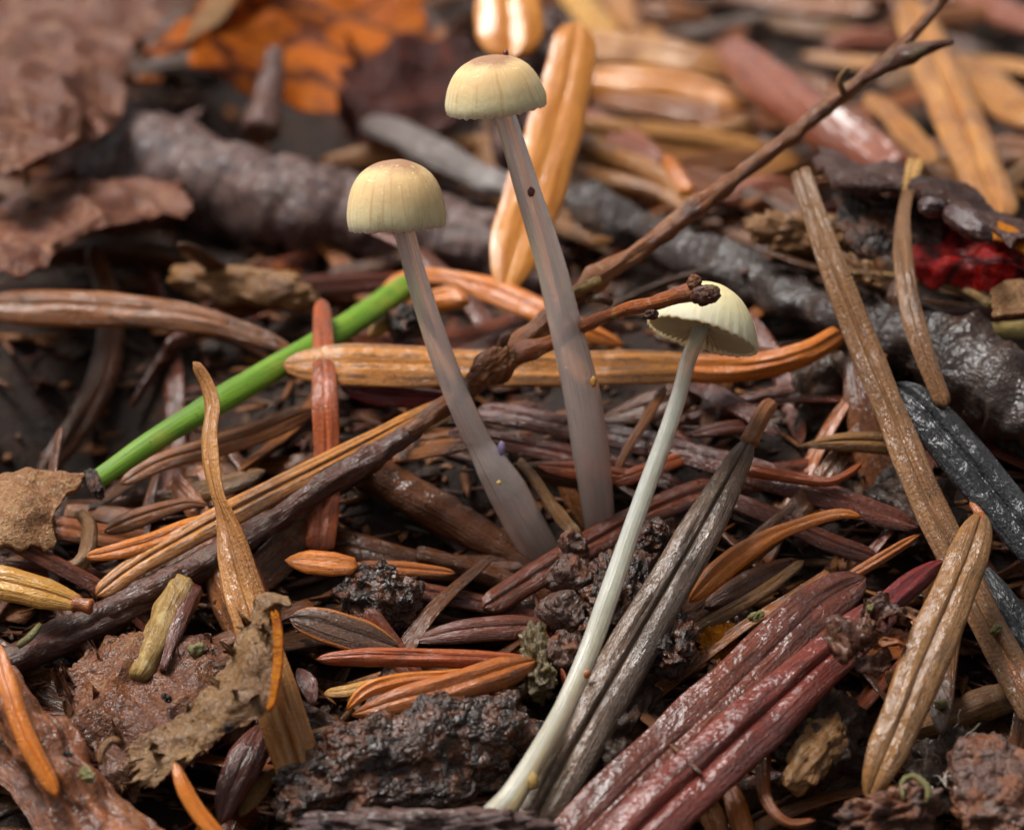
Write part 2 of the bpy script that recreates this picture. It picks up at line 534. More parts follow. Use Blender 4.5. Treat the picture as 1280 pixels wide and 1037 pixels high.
def mat_bark(key, c1, c2, c3, c4, rough=0.45, coat=0.3, bump=1.0, patch=.5, k=1.0, nodule=0):
    t = NT('bark_' + key)
    P, u, v, off = t.coords()
    st = t.noise(t.vec(t.math('MULTIPLY', u, 10), t.math('MULTIPLY', v, 3.0 * k), off), 1.0, 6, 0.7)
    base = t.mix(t.ramp(st, 0.36, 0.62), lin(c1), lin(c2))
    big = t.noise(P, 4.0 * k, 5, 0.65, 0.5)
    base = t.mix(t.ramp(big, 0.5, 0.66, 0, patch), base, lin(c3))
    b2 = t.noise(P, 8.0 * k, 4, 0.6, 0.3)
    base = t.mix(t.ramp(b2, 0.58, 0.68, 0, patch), base, lin(c4))
    gr = t.noise(P, 38 * k, 4, 0.7)
    nrm = t.bump(st, min(1, bump * .8), 0.04)
    nrm = t.bump(gr, min(1, bump), 0.014, nrm)
    if nodule:
        vo = t.new('ShaderNodeTexVoronoi', feature='F1'); t.l.new(t.warp(P, 7.0, .09), vo.inputs['Vector']); vo.inputs['Scale'].default_value = nodule
        vo2 = t.new('ShaderNodeTexVoronoi', feature='F1'); t.l.new(t.warp(P, 15.0, .04), vo2.inputs['Vector']); vo2.inputs['Scale'].default_value = nodule * 2.3
        nrm = t.bump(t.math('ADD', t.math('POWER', vo.outputs['Distance'], 2.0), t.math('MULTIPLY', t.math('POWER', vo2.outputs['Distance'], 2.0), .5)), .7, -0.05, nrm)
        sx = t.new('ShaderNodeSeparateColor'); t.l.new(vo.outputs['Color'], sx.inputs[0])
        base = t.mix(t.ramp(sx.outputs[0], .55, .75, 0, .8), base, lin(c3))
    t.set(Base_Color=base, Roughness=t.ramp(t.noise(P, 10, 3), .3, .7, rough * .6, rough * 1.3), Normal=nrm, Coat_Weight=t.ramp(t.noise(P, 6, 3), .4, .62, min(1, coat * 1.6), coat * .7), Coat_Roughness=.07, Coat_IOR=1.45, Specular_IOR_Level=.2)
    if not nodule: t.put(t.b.inputs['Coat Normal'], t.bump(t.noise(P, 20 * k, 2, .5), min(1, bump), 0.03, t.bump(st, .5, .03)))
    M[key] = t.m
mat_bark('twig', '#8a5a34', '#6a4028', '#3a261d', '#8c7352', coat=.4, patch=.7)
mat_bark('twig_dark', '#46291f', '#5a372a', '#2b1c17', '#79695a', coat=.5)
mat_bark('twig_orange', '#9a5a1e', '#7c3f1a', '#5a2818', '#a98a55', coat=.5)
mat_bark('log_grey', '#66504a', '#4a3834', '#33262a', '#968a84', k=.9, coat=.3, bump=1.6, patch=.75)
mat_bark('root_dark', '#35261e', '#271b16', '#46301f', '#4c4038', k=.9, coat=.6, rough=.35, bump=1.3)
mat_bark('pale_bark', '#756b67', '#5f5551', '#463a36', '#8c8581', k=.6, coat=.5)
mat_bark('wood', '#86643f', '#6c4b2e', '#4a3222', '#a0896a', k=.8)
mat_bark('wood_yellow', '#a88c58', '#85683c', '#5d3528', '#bfae7c', k=1.0)
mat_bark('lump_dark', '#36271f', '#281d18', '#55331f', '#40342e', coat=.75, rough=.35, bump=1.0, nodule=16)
mat_bark('clod', '#3c2a1e', '#2d1f16', '#54361f', '#463a30', coat=.3, rough=.6, bump=1.4)
mat_bark('lump_brown', '#5a4238', '#4a352c', '#6e4630', '#7a6d66', coat=.5, rough=.4, bump=1.3, nodule=11)
mat_bark('lump_black', '#221b19', '#191413', '#33241e', '#3d3836', coat=.9, rough=.3, bump=1.5, nodule=20)
mat_bark('lump_moss', '#5f5232', '#4a3a26', '#39301f', '#7d7a3c', coat=.5)
mat_bark('frill', '#5d3826', '#4a2a1c', '#7a4724', '#6f5c3a', coat=.7, rough=.3, bump=1.2)
mat_bark('bud', '#6a4230', '#4d3024', '#7d8040', '#9aa058', coat=.4)
mat_bark('seed', '#3a2320', '#2c1a18', '#4e302a', '#241614', coat=.9, rough=.2, bump=.3)
mat_bark('green_bit', '#7a7448', '#605a38', '#857a52', '#948c64', coat=.3, bump=.8)
mat_bark('cream_bit', '#cdbb84', '#b89d5e', '#a58a4c', '#ded3a8', coat=.3)

def mat_leaf(key, c1, c2, c3, c4, rough=0.5, coat=0.2, trans=0.25, bump=1.0, vein=None, vs=4.0, fuzz=60):
    t = NT('leaf_' + key)
    P, u, v, off = t.coords()
    a = t.noise(P, 2.6, 6, 0.65, 0.6)
    base = t.mix(t.ramp(a, 0.38, 0.62), lin(c1), lin(c2))
    b = t.noise(P, 6.5, 5, 0.65, 0.4)
    base = t.mix(t.ramp(b, 0.52, 0.68, 0, .8), base, lin(c3))
    c = t.noise(P, 26, 4, 0.7)
    base = t.mix(t.ramp(c, 0.5, 0.66, 0, .75), base, lin(c4))
    fz = t.noise(P, fuzz, 3, .7)
    base = t.mix(t.ramp(fz, .52, .64, 0, .5), base, lin(c4))
    base = t.mix(t.ramp(fz, .42, .32, 0, .4), base, lin(c3))
    hgt = c
    if vein:
        vo = t.new('ShaderNodeTexVoronoi', feature='DISTANCE_TO_EDGE')
        dp = t.new('ShaderNodeVectorMath', operation='ADD')
        nn = t.new('ShaderNodeTexNoise'); nn.inputs['Scale'].default_value = 3; t.l.new(P, nn.inputs['Vector'])
        sc = t.new('ShaderNodeVectorMath', operation='SCALE'); t.l.new(nn.outputs[1], sc.inputs[0]); sc.inputs['Scale'].default_value = .35
        t.l.new(P, dp.inputs[0]); t.l.new(sc.outputs[0], dp.inputs[1])
        t.l.new(dp.outputs[0], vo.inputs['Vector']); vo.inputs['Scale'].default_value = vs
        base = t.mix(t.ramp(vo.outputs['Distance'], 0.01, 0.12, .9, 0), base, lin(vein))
        hgt = t.math('ADD', t.math('MULTIPLY', c, .7), t.ramp(vo.outputs['Distance'], 0.0, 0.1, 0, .25))
    nrm = t.bump(hgt, bump, 0.02)
    nrm = t.bump(fz, min(1, bump), 0.02, nrm)
    t.set(Base_Color=base, Roughness=rough, Normal=nrm, Coat_Weight=t.ramp(t.noise(P, 5, 3), .4, .62, min(1, coat * 1.6), coat * .7), Coat_Roughness=.12, Coat_IOR=1.43, Specular_IOR_Level=.2)
    t.put(t.b.inputs['Coat Normal'], t.bump(t.noise(P, 26, 3, .6), 1.0, .03))
    tr = t.new('ShaderNodeBsdfTranslucent'); t.l.new(base, tr.inputs[0])
    mx = t.new('ShaderNodeMixShader'); mx.inputs[0].default_value = trans
    t.l.new(t.b.outputs[0], mx.inputs[1]); t.l.new(tr.outputs[0], mx.inputs[2]); t.l.new(mx.outputs[0], t.out.inputs[0])
    M[key] = t.m
mat_leaf('leaf_brown', '#80543f', '#643c2c', '#a57c62', '#4c2e24', coat=.5, bump=.8)
mat_leaf('leaf_tan', '#a88360', '#8f6646', '#6d4a3a', '#bfa07a', coat=.25)
mat_leaf('leaf_orange', '#bc6a16', '#9e500c', '#4a1e0a', '#cc8428', trans=.55, vein='#4a1a0a', vs=2.0, bump=.5, rough=.5, coat=.15)
mat_leaf('leaf_fuzzy', '#a5835f', '#8c694a', '#b8966c', '#6c523a', bump=1.4, fuzz=70, coat=.6, trans=.35)
mat_leaf('leaf_under', '#86573c', '#664130', '#a07650', '#3d2a22', bump=1.4, coat=.6)
mat_leaf('leaf_crimson', '#a41016', '#86090f', '#5d070b', '#c03a18', trans=.6, vein='#3a0709', vs=3.0, bump=.6, rough=.35, coat=.4)
mat_leaf('leaf_dark', '#5a3d34', '#4a3029', '#6f4a38', '#39271f', coat=.5, rough=.35, bump=1.3)
mat_leaf('leaf_maroon', '#4a1d10', '#38140c', '#6a2c12', '#2a100a', trans=.3, coat=.2)
mat_leaf('leaf_amber', '#c07a14', '#a4600e', '#7d3d0c', '#d6952a', trans=.45)
mat_bark('bark_red', '#84502f', '#55301c', '#96673e', '#3a2216', coat=.6, rough=.34, bump=1.2, patch=.35)

def mat_grass():
    t = NT('green_grass')
    P, u, v, off = t.coords()
    st = t.noise(t.vec(t.math('MULTIPLY', u, 6), t.math('MULTIPLY', v, 1.6), off), 1.0, 5, .6)
    base = t.mix(t.ramp(st, .3, .7), lin('#64822a'), lin('#456018'))
    base = t.mix(t.ramp(t.noise(P, 5, 4, .6), .5, .72, 0, .5), base, lin('#7c7f34'))
    base = t.mix(t.ramp(t.noise(P, 34, 3, .6), .62, .7, 0, .7), base, lin('#4a3a20'))
    t.set(Base_Color=base, Roughness=.55, Normal=t.bump(st, .3, .02), Specular_IOR_Level=.3)
    M['grass'] = t.m
mat_grass()

def mat_soil():
    t = NT('wet_soil')
    P, u, v, off = t.coords()
    a = t.noise(P, 5, 6, .65)
    base = t.mix(t.ramp(a, .35, .65), lin('#1c120c'), lin('#2e1c10'))
    b = t.noise(P, 20, 5, .7)
    base = t.mix(t.ramp(b, .56, .7, 0, .7), base, lin('#442a18'))
    nrm = t.bump(b, 1.0, .04); nrm = t.bump(t.noise(P, 60, 3, .7), .9, .015, nrm)
    t.set(Base_Color=base, Roughness=.7, Normal=nrm, Specular_IOR_Level=.3)
    M['soil'] = t.m
    t = NT('wet_crumbs')
    P, u, v, off = t.coords()
    at = t.new('ShaderNodeAttribute', attribute_name='tint')
    nrm = t.bump(t.noise(P, 55, 3, .7), 1.0, .012)
    t.set(Base_Color=at.outputs['Color'], Roughness=.5, Normal=nrm, Coat_Weight=.6, Coat_Roughness=.1, Coat_IOR=1.4, Specular_IOR_Level=.15)
    M['crumbs'] = t.m
mat_soil()

def mat_cap(key, rim, mid, crown, rib, sss=.65, thin=0.0):
    """u runs round the cap, v from crown (0) to rim (1)"""
    t = NT('cap_' + key)
    P, u, v, off = t.coords()
    nzv = t.noise(P, 9, 5, .7)
    vv = t.math('ADD', v, t.math('MULTIPLY', t.math('SUBTRACT', nzv, .5), .35))
    base = t.mix(t.ramp(vv, .2, .44), lin(crown), lin(mid))
    base = t.mix(t.ramp(vv, .5, .95), base, lin(rim))
    st = t.noise(t.vec(t.math('MULTIPLY', u, 75), t.math('MULTIPLY', v, 1.6), off), 1.0, 3, .55)
    base = t.mix(t.math('MULTIPLY', t.ramp(st, .5, .68, 0, .42), t.ramp(v, .2, .5)), base, lin(rib))
    fl = t.noise(P, 24, 4, .65, .8)
    base = t.mix(t.math('MULTIPLY', t.ramp(fl, .58, .7, 0, .75), t.ramp(t.math('ABSOLUTE', t.math('SUBTRACT', v, .42)), .08, .3, 1, 0)), base, lin('#efe3b4'))
    nrm = t.bump(t.math('ADD', t.math('MULTIPLY', st, .5), t.noise(P, 34, 4, .7)), .45, .01)
    t.set(Base_Color=base, Roughness=.6, Normal=nrm, Subsurface_Weight=sss, Subsurface_Radius=(.14, .11, .07), Subsurface_Scale=1.0, Specular_IOR_Level=.3)
    if thin:
        tr = t.new('ShaderNodeBsdfTranslucent'); t.l.new(base, tr.inputs[0])
        mx = t.new('ShaderNodeMixShader'); mx.inputs[0].default_value = thin
        t.l.new(t.b.outputs[0], mx.inputs[1]); t.l.new(tr.outputs[0], mx.inputs[2]); t.l.new(mx.outputs[0], t.out.inputs[0])
    M['cap_' + key] = t.m
mat_cap('olive', '#d8c6a2', '#c8ae86', '#8a6c56', '#a48862', sss=.8)
mat_cap('cream', '#f2e9c8', '#f0e4be', '#e6d4a8', '#d8bc8c', sss=.6, thin=.38)

def mat_gill(key, c):
    t = NT('gill_' + key)
    t.set(Base_Color=lin(c), Roughness=.5)
    tr = t.new('ShaderNodeBsdfTranslucent'); tr.inputs[0].default_value = lin(c)
    mx = t.new('ShaderNodeMixShader'); mx.inputs[0].default_value = .7
    t.l.new(t.b.outputs[0], mx.inputs[1]); t.l.new(tr.outputs[0], mx.inputs[2]); t.l.new(mx.outputs[0], t.out.inputs[0])
    M['gill_' + key] = t.m
mat_gill('cream', '#f2ead2'); mat_gill('olive', '#c9ba86')

def mat_stem(key, top, low, streakc, trans, sss=.5):
    """v runs 0 at the cap to 1 at the foot"""
    t = NT('stem_' + key)
    P, u, v, off = t.coords()
    st = t.noise(t.vec(t.math('MULTIPLY', u, 14), t.math('MULTIPLY', v, 2.2), off), 1.0, 4, .6)
    base = t.mix(t.ramp(v, .3, 1.0), lin(top), lin(low))
    base = t.mix(t.ramp(st, .5, .66, 0, .8), base, lin(streakc))
    base = t.mix(t.ramp(st, .42, .3, 0, .5), base, lin('#a08a7c' if trans < .69 else '#b0b4a4'))
    sp = t.noise(P, 45, 2)
    base = t.mix(t.ramp(sp, .7, .76, 0, .5), base, lin('#e6dcc8'))
    nrm = t.bump(st, .6, .012); nrm = t.bump(t.noise(P, 40, 4, .7), .4, .008, nrm)
    t.set(Base_Color=base, Roughness=.24, Normal=nrm, Subsurface_Weight=sss, Subsurface_Radius=(.09, .07, .06), Subsurface_Scale=.6,
          Transmission_Weight=trans, IOR=1.28, Coat_Weight=.4, Coat_Roughness=.15)
    M['stem_' + key] = t.m
mat_stem('grey', '#f6eeea', '#d6c2b8', '#e8dad4', .66, .5)
mat_stem('white', '#e6e8dc', '#dcd2b4', '#fafaf6', .7, .5)
def mat_plain(key, c, rough=.4, coat=0, trans=0, sss=0):
    t = NT(key); P, u, v, off = t.coords()
    base = t.mix(t.ramp(t.noise(P, 30, 3), .35, .65), lin(c), tuple(x * .7 for x in lin(c)[:3]) + (1,))
    t.set(Base_Color=base, Roughness=rough, Coat_Weight=coat, Transmission_Weight=trans, Subsurface_Weight=sss)
    M[key] = t.m
mat_plain('spot', '#5d2a1c'); mat_plain('thread', '#c9c3b6', .5); mat_plain('violet', '#8d7f9c', .4, .3); mat_plain('bead', '#d98a2c', .15, 1.0, .2, .4)
mat_plain('rustfleck', '#8a5020', .4, .3)

# ------------------------------------------------------------------ the ground
def build_ground():
    c = np.concatenate([-np.geomspace(120, 7, 14), np.linspace(-6.5, 6.5, 150), np.geomspace(7, 120, 14)])
    yv = np.concatenate([-np.geomspace(120, 5, 14), np.linspace(-4.5, 11, 190), np.geomspace(11.6, 160, 16)])
    V = np.array([[x, y, gz(x, y)] for y in yv for x in c])
    nx, ny = len(c), len(yv)
    F = [(j * nx + i, j * nx + i + 1, (j + 1) * nx + i + 1, (j + 1) * nx + i) for j in range(ny - 1) for i in range(nx - 1)]
    o = make('ground', V, F, M['soil'])
    tag(o, 'dark wet forest soil under the needle litter', None, None, 'structure')
build_ground()

def build_crumbs():
    U, F0 = ico(1)
    pal = [lin(h) for h in ('#4a3222', '#3a261a', '#5d3e28', '#33231a', '#6a4830', '#483830', '#43301f', '#7a5432', '#553826')]
    Vs, Fs, Cs, n = [], [], [], 0
    pal2 = [lin(h) for h in ('#5b3a26', '#6d4629', '#4a2f22', '#70492c', '#3f281e', '#75481f', '#4d261a', '#54453a', '#4a2f1a', '#332218')]  # browns darkened to paint shade contrast into the lower litter
    for i in range(7500):
        px, py = rng.uniform(-260, 1540), rng.uniform(-90, 1200)
        p = PL(px, py, 0.0)
        z = gz(p[0], p[1])
        kind = rng.random()
        if kind < .45:
            s = rng.uniform(.012, .04)
            sc = s * np.array([rng.uniform(.7, 2.4), rng.uniform(.6, 1.2), rng.uniform(.4, .9)])
        elif kind < .52:
            s = rng.uniform(.035, .11)
            sc = s * np.array([rng.uniform(.8, 1.6), rng.uniform(.5, 1.0), .14])
        else:
            s = rng.uniform(.07, .24)
            sc = s * np.array([1.0, rng.uniform(.07, .16), rng.uniform(.05, .1)])
        z += .03 * (kind >= .45)
        v = U * sc * (1 + .35 * rng.standard_normal((len(U), 1)).clip(-1.2, 1.2))
        a, b = rng.normal(0, .9) + (3.14 if i % 2 else 0), rng.normal(0, .45)
        v = np.stack([v[:, 0], v[:, 1] * math.cos(b) - v[:, 2] * math.sin(b), v[:, 1] * math.sin(b) + v[:, 2] * math.cos(b)], 1)
        v = np.stack([v[:, 0] * math.cos(a) - v[:, 1] * math.sin(a), v[:, 0] * math.sin(a) + v[:, 1] * math.cos(a), v[:, 2]], 1)
        Vs.append(v + np.array([p[0], p[1], z + sc[2] * .4]))
        Fs += [(f[0] + n, f[1] + n, f[2] + n) for f in F0]
        cc = pal[rng.integers(len(pal))] if kind < .45 else pal2[rng.integers(len(pal2))]
        Cs.append(np.tile(np.array(cc), (len(U), 1)))
        n += len(U)
    o = make('soil_crumbs', np.vstack(Vs), Fs, M['crumbs'], cola=np.vstack(Cs))
    tag(o, 'dark wet crumbs of rotten wood and soil between the needles', 'debris', None, 'stuff')
build_crumbs()

MARKS = [(498, 245, 'left olive cap'), (620, 110, 'topmost olive cap'), (880, 400, 'cream cap'), (560, 455, 'left grey stem'), (665, 240, 'brown-spotted stem'), (735, 520, 'lower tall stem'), (825, 560, 'upper white stem'), (740, 800, 'lower white stem'),
         (300, 490, 'green grass stem'), (405, 560, 'upright red-orange needle'), (270, 560, 'twisted needle top'), (330, 830, 'twisted needle foot'), (450, 457, 'striped needle tip'), (980, 445, 'orange foot of the striped needle'), (610, 465, 'twig knot'),
         (1000, 160, 'upper long twig'), (860, 268, 'middle of the long twig'), (340, 650, 'dark lower twig'), (120, 765, 'twig end at left'), (60, 740, 'yellow needle'), (185, 830, 'broken yellow stub'), (200, 900, 'flat rotten leaf'), (300, 860, 'torn fuzzy leaf'), (60, 960, 'red bark strip'),
         (510, 950, 'knobbly cone'), (540, 870, 'orange needle pair'), (430, 790, 'oval rimmed needle'), (400, 705, 'stubby orange needle'), (600, 785, 'dark glossy needle'), (570, 640, 'slanting dark stick'), (710, 750, 'nodule stack'), (850, 720, 'grey grooved needle'), (960, 670, 'hooked orange needle'),
         (900, 870, 'maroon creased needle'), (1000, 880, 'red ridged needle'), (1090, 800, 'frilled crumbs'), (1160, 820, 'olive grooved needle'), (1100, 500, 'slanting grey-brown needle'), (1200, 570, 'slate needle'), (1050, 555, 'olive needle tip'), (1240, 980, 'corner bark chunk'), (1220, 460, 'root knob'),
         (950, 345, 'wet root'), (1150, 350, 'thin yellow-topped needle'), (1220, 320, 'crimson leaf'), (1010, 290, 'rotten wood chunk'), (60, 150, 'upper brown leaf'), (120, 270, 'lower brown leaf'), (400, 60, 'orange leaf'), (300, 250, 'thick grey branch'), (150, 390, 'long needle in the hollow'), (50, 640, 'tan leaf'),
         (680, 200, 'broad pale needle'), (640, 20, 'top-edge pale needle'), (820, 105, 'pale-topped needle'), (1010, 130, 'pink-brown needle'), (1200, 140, 'broad grooved needle'), (1040, 650, 'long red-brown needle'), (700, 530, 'red-brown needle behind the stems')]
HUE = {'fragment': 'dark brown', 'umber': 'deep brown', 'fragment_light': 'mid-brown', 'fragment_red': 'red-brown', 'darkmaroon': 'dark maroon', 'strand': 'orange-brown', 'brown': 'brown', 'tan': 'tan', 'greybrown': 'grey-brown'}
def place_words(px, py):
    d, x, y, w_ = min(((px - x) ** 2 + (py - y) ** 2, x, y, w_) for x, y, w_ in MARKS)
    dx, dy = px - x, py - y
    if abs(dx) > abs(dy): return ('just left of' if d < 3600 else 'well left of') + ' the ' + w_ if dx < 0 else ('just right of' if d < 3600 else 'well right of') + ' the ' + w_
    return ('just above' if d < 3600 else 'well above') + ' the ' + w_ if dy < 0 else ('just below' if d < 3600 else 'well below') + ' the ' + w_
def build_fragments():
    base = []
    for i in range(24):
        L = 0.6 + 0.085 * i
        q = np.linspace(-L / 2, L / 2, 6)
        bend = rng.uniform(-.3, .3) * L
        P = np.stack([q, bend * (q / L) ** 2 * 2, .05 * np.sin(q * 3 + i)], 1)
        wd = rng.uniform(.09, .2)
        V, F, uv = needle_mesh(P, [wd * rng.uniform(.35, .9), wd, wd, wd * rng.uniform(.3, .9)], thick=rng.uniform(.18, .36), k=14, groove=rng.uniform(0, .6), tips=(rng.choice([0, .8, 2.2]), rng.choice([0, 1, 3.0])), roll=[rng.uniform(-50, 30), rng.uniform(-40, 20)], side_wob=.08)
        me = bpy.data.meshes.new('needle_fragment')
        me.from_pydata(V.tolist(), [], F)
        me.polygons.foreach_set('use_smooth', [True] * len(me.polygons))
        lay = me.uv_layers.new(name='UVMap')
        vi = np.zeros(len(me.loops), dtype=np.int32); me.loops.foreach_get('vertex_index', vi)
        lay.data.foreach_set('uv', np.asarray(uv, np.float32)[vi].ravel())
        me.materials.append(M[['fragment', 'umber', 'fragment_light', 'fragment_red', 'umber', 'fragment', 'darkmaroon', 'umber', 'strand'][i % 9]])  # darker materials deepen the lower layer, as shade between the needles would
        base.append(me)
    for i in range(230):
        px, py = rng.uniform(-30, 1310), rng.uniform(-20, 1060)
        p = PL(px, py, 0)
        h = rng.uniform(.02, .16)
        if 540 < px < 800 and 560 < py < 780 or px < 300 and 420 < py < 560: h = .0
        bi = rng.integers(len(base))
        o = bpy.data.objects.new('buried_needle', base[bi])
        col.objects.link(o)
        z = gz(p[0], p[1])
        sl = (gz(p[0], p[1] + .2) - gz(p[0], p[1] - .2)) / .4
        o.location = (p[0], p[1], z + h)
        ang = rng.normal(0, .75) + (math.pi if rng.random() < .5 else 0) + (1.2 if rng.random() < .3 else 0)
        o.rotation_euler = (math.atan(sl) * math.cos(ang) + rng.normal(0, .25), -math.atan(sl) * math.sin(ang) + rng.normal(0, .15), ang)
        s = rng.uniform(.8, 1.25)
        o.scale = (s, s, s)
        tag(o, ('short ', 'medium-length ', 'long ')[min(2, bi // 8)] + HUE[base[bi].materials[0].name[7:]] + ' half-buried needle ' + place_words(px, py), 'needle', 'half-buried needles of the lower litter')
build_fragments()

def build_heap():
    srcs = [m for m in bpy.data.meshes if m.name.startswith('needle_fragment')]
    alts = ['brown', 'tan', 'fragment_light', 'umber', 'greybrown', 'brown']
    for i in range(60):
        px, py = rng.uniform(-20, 1300), rng.uniform(-20, 360)
        if px < 580 or rng.random() < .35: continue
        p = PL(px, py, 0)
        me = srcs[rng.integers(len(srcs))]
        o = bpy.data.objects.new('heap_needle', me)
        col.objects.link(o)
        o.location = (p[0], p[1], gz(p[0], p[1]) + rng.uniform(.08, .3))
        o.rotation_euler = (rng.normal(.05, .12), rng.normal(0, .1), rng.normal(-.2, .5))
        q = rng.uniform(1.0, 1.5)
        o.scale = (q, q, q)
        o.material_slots[0].link = 'OBJECT'
        o.material_slots[0].material = M[alts[i % 6]]
        tag(o, 'blurred loose ' + HUE[alts[i % 6]] + ' needle ' + place_words(px, py) + ', behind the mushrooms', 'needle', 'blurred needles heaped behind the mushrooms')
build_heap()

# ------------------------------------------------------------------ mushrooms
def mushroom(label, capc, capR, prof, roll, toward, stem_pts, stem_w, capmat, stemmat, gillmat, ngill=44, specks=(), open_=.55):
    foot = pt(*stem_pts[-1])
    root = empty('mushroom', foot)
    tag(root, label, 'mushroom', 'mushrooms')
    C = pt(*capc); s_ = 1 + capc[2] / DIST
    Rr = capR / PPC * s_
    ro, tw = R(roll), R(toward)
    ax = norm(math.cos(tw) * (math.sin(ro) * Rv + math.cos(ro) * Uv) + math.sin(tw) * TOCAM)
    e1 = norm(TOCAM - ax * (TOCAM @ ax)); e2 = np.cross(ax, e1)
    seg = 180
    pr = catmull(np.array([(a, b, 0) for a, b in prof]), 46)
    outer = len(pr)
    inner = [(0.985, -.005), (.95, .06), (.8, prof[0][1] * .33), (.5, prof[0][1] * .55), (.16, prof[0][1] * .62)]
    rows = [(a, b) for a, b, _ in pr] + inner
    V, F, uv = [], [], []
    for i, (r, z) in enumerate(rows):
        f = min(i / (outer - 1), 1.0)
        for j in range(seg):
            a = 2 * math.pi * j / seg
            rib = .005 * f * abs(math.sin(a * 17 + .6 * nz(a * 2, 4.0))) * (1 if i < outer else .5)
            sc_ = .006 * f ** 10 * math.sin(a * 34); wob = 1 + sc_ + .035 * f * nz(math.cos(a) * 1.6 + capR, math.sin(a) * 1.6, f) + .02 * f ** 6 * nz(math.cos(a) * 9 + capR, math.sin(a) * 9)
            zz = z + .03 * f ** 3 * nz(math.cos(a) * 2.2 + 7 + capR, math.sin(a) * 2.2) + .018 * f ** 8 * nz(math.cos(a) * 12, math.sin(a) * 12 + capR)
            zz += .012 * f ** 10 * math.cos(a * 34) + .02 * nz(math.cos(a) * r * 3, math.sin(a) * r * 3, capR)
            rr = max(r, .004) * (wob - rib)
            V.append(C + Rr * (ax * zz + rr * (math.cos(a) * e1 + math.sin(a) * e2)))
            uv.append((j / seg if j else 0.0, f))
        if i:
            b = (i - 1) * seg
            for j in range(seg):
                q = (j + 1) % seg
                F.append((b + j, b + j + seg, b + q + seg, b + q))
    F.append(tuple(range(seg)))
    cap = make('cap', V, F, M[capmat], root, uv)
    # gills: thin radial blades under the cap, one joined part
    V, F = [], []
    h = prof[0][1]
    for g in range(ngill):
        a = 2 * math.pi * (g + .15 * math.sin(g * 7)) / ngill
        d = math.cos(a) * e1 + math.sin(a) * e2; tn = np.cross(ax, d) * .012
        r0 = .14 if g % 2 == 0 else .5
        n0 = len(V)
        for k_ in range(7):
            q = k_ / 6; r = r0 + (.955 - r0) * q
            lo = (.02 + open_ * .3 * h * (1 - r) ** 1.1); up = max(lo + .01, float(np.interp(r, [.16, .5, .8, .95], [.62 * h, .55 * h, .33 * h, .06])) + .02)
            for zz in (lo, up):
                for sg in (1, -1):
                    V.append(C + Rr * (d * r + ax * zz + tn * sg))
        for k_ in range(6):
            b = n0 + k_ * 4
            F += [(b, b + 4, b + 6, b + 2), (b + 1, b + 3, b + 7, b + 5), (b, b + 1, b + 5, b + 4), (b + 2, b + 6, b + 7, b + 3)]
        F += [(n0, n0 + 2, n0 + 3, n0 + 1), (n0 + 24, n0 + 25, n0 + 27, n0 + 26)]
    gl = make('gills', V, F, M[gillmat], cap, smooth=False)
    gl['label'] = 'thin pale gills under the cap'
    # stem
    P = np.array([pt(*p) for p in stem_pts])
    top = C + ax * Rr * h * .5
    P = np.vstack([top, P])
    ww = px_w(stem_w, P[1:]); ww = np.concatenate([[ww[0]], ww])
    L = np.linalg.norm(np.diff(P, axis=0), axis=1); cum = np.concatenate([[0], np.cumsum(L)])
    n = 150; k = 40
    Cc = catmull(P, n); s = np.linspace(0, cum[-1], n)
    r = np.interp(s, cum, ww) / 2
    T, N, B = frames(Cc, np.zeros(n))
    V, uv = [], []
    for i in range(n):
        for j in range(k):
            a = 2 * math.pi * j / k
            q = r[i] * (1 + .035 * nz(math.cos(a) * 1.2 + capR, math.sin(a) * 1.2, s[i] * 1.6) + .012 * nz(math.cos(a) * 4, math.sin(a) * 4, s[i] * 3))
            V.append(Cc[i] + (B[i] * math.cos(a) + N[i] * math.sin(a)) * q)
            uv.append((abs(j / k * 2 - 1), s[i] / cum[-1]))
    make('stem', V, ringfaces(n, k), M[stemmat], root, uv)
    for (nm, lb, p, sz, mt) in specks:
        q = pt(*p)
        U, F0 = ico(3)
        sc = np.array(sz) / PPC / 2
        V = np.array([q + Rv * u[0] * sc[0] * (1 + .3 * nz(*(u * 2))) + Uv * u[1] * sc[1] * (1 + .3 * nz(*(u * 2))) + TOCAM * u[2] * sc[2] for u in U])
        c = make(nm, V, F0, M[mt], root); c['label'] = lb
    return root

CAP1 = [(0, 1.36), (.25, 1.335), (.5, 1.25), (.72, 1.07), (.87, .84), (.957, .58), (1.0, .3), (.995, .1), (.965, -.01)]
CAP2 = [(0, 1.03), (.25, 1.01), (.5, .93), (.72, .77), (.88, .53), (.97, .28), (1.0, .12), (.98, -.01)]
CAP3 = [(0, .98), (.2, .95), (.42, .86), (.62, .70), (.8, .48), (.92, .26), (.985, .08), (1.0, .02), (.99, -.01)]
mushroom('left grey-stemmed mushroom with a tall olive-yellow bell cap', (496, 284, -.15), 62, CAP1, -3, 8,
         [(508, 300, -.15), (520, 345, -.12), (537, 400, -.1), (556, 455, -.08), (579, 512, -.05), (600, 556, 0), (616, 584, .02), (634, 614, .05), (660, 662, .1), (688, 712, .2), (706, 760, .35)],
         [26, 27, 29, 31, 32, 33, 44, 51, 49, 46, 42], 'cap_olive', 'stem_grey', 'gill_olive',
         specks=[('violet_fleck', 'tiny violet fleck on the bend of the stem', (627, 560, -.03), (9, 18, 8), 'violet'), ('pale_fleck', 'tiny yellow grain on the stem', (624, 603, -.09), (6, 6, 4), 'cream_bit')])
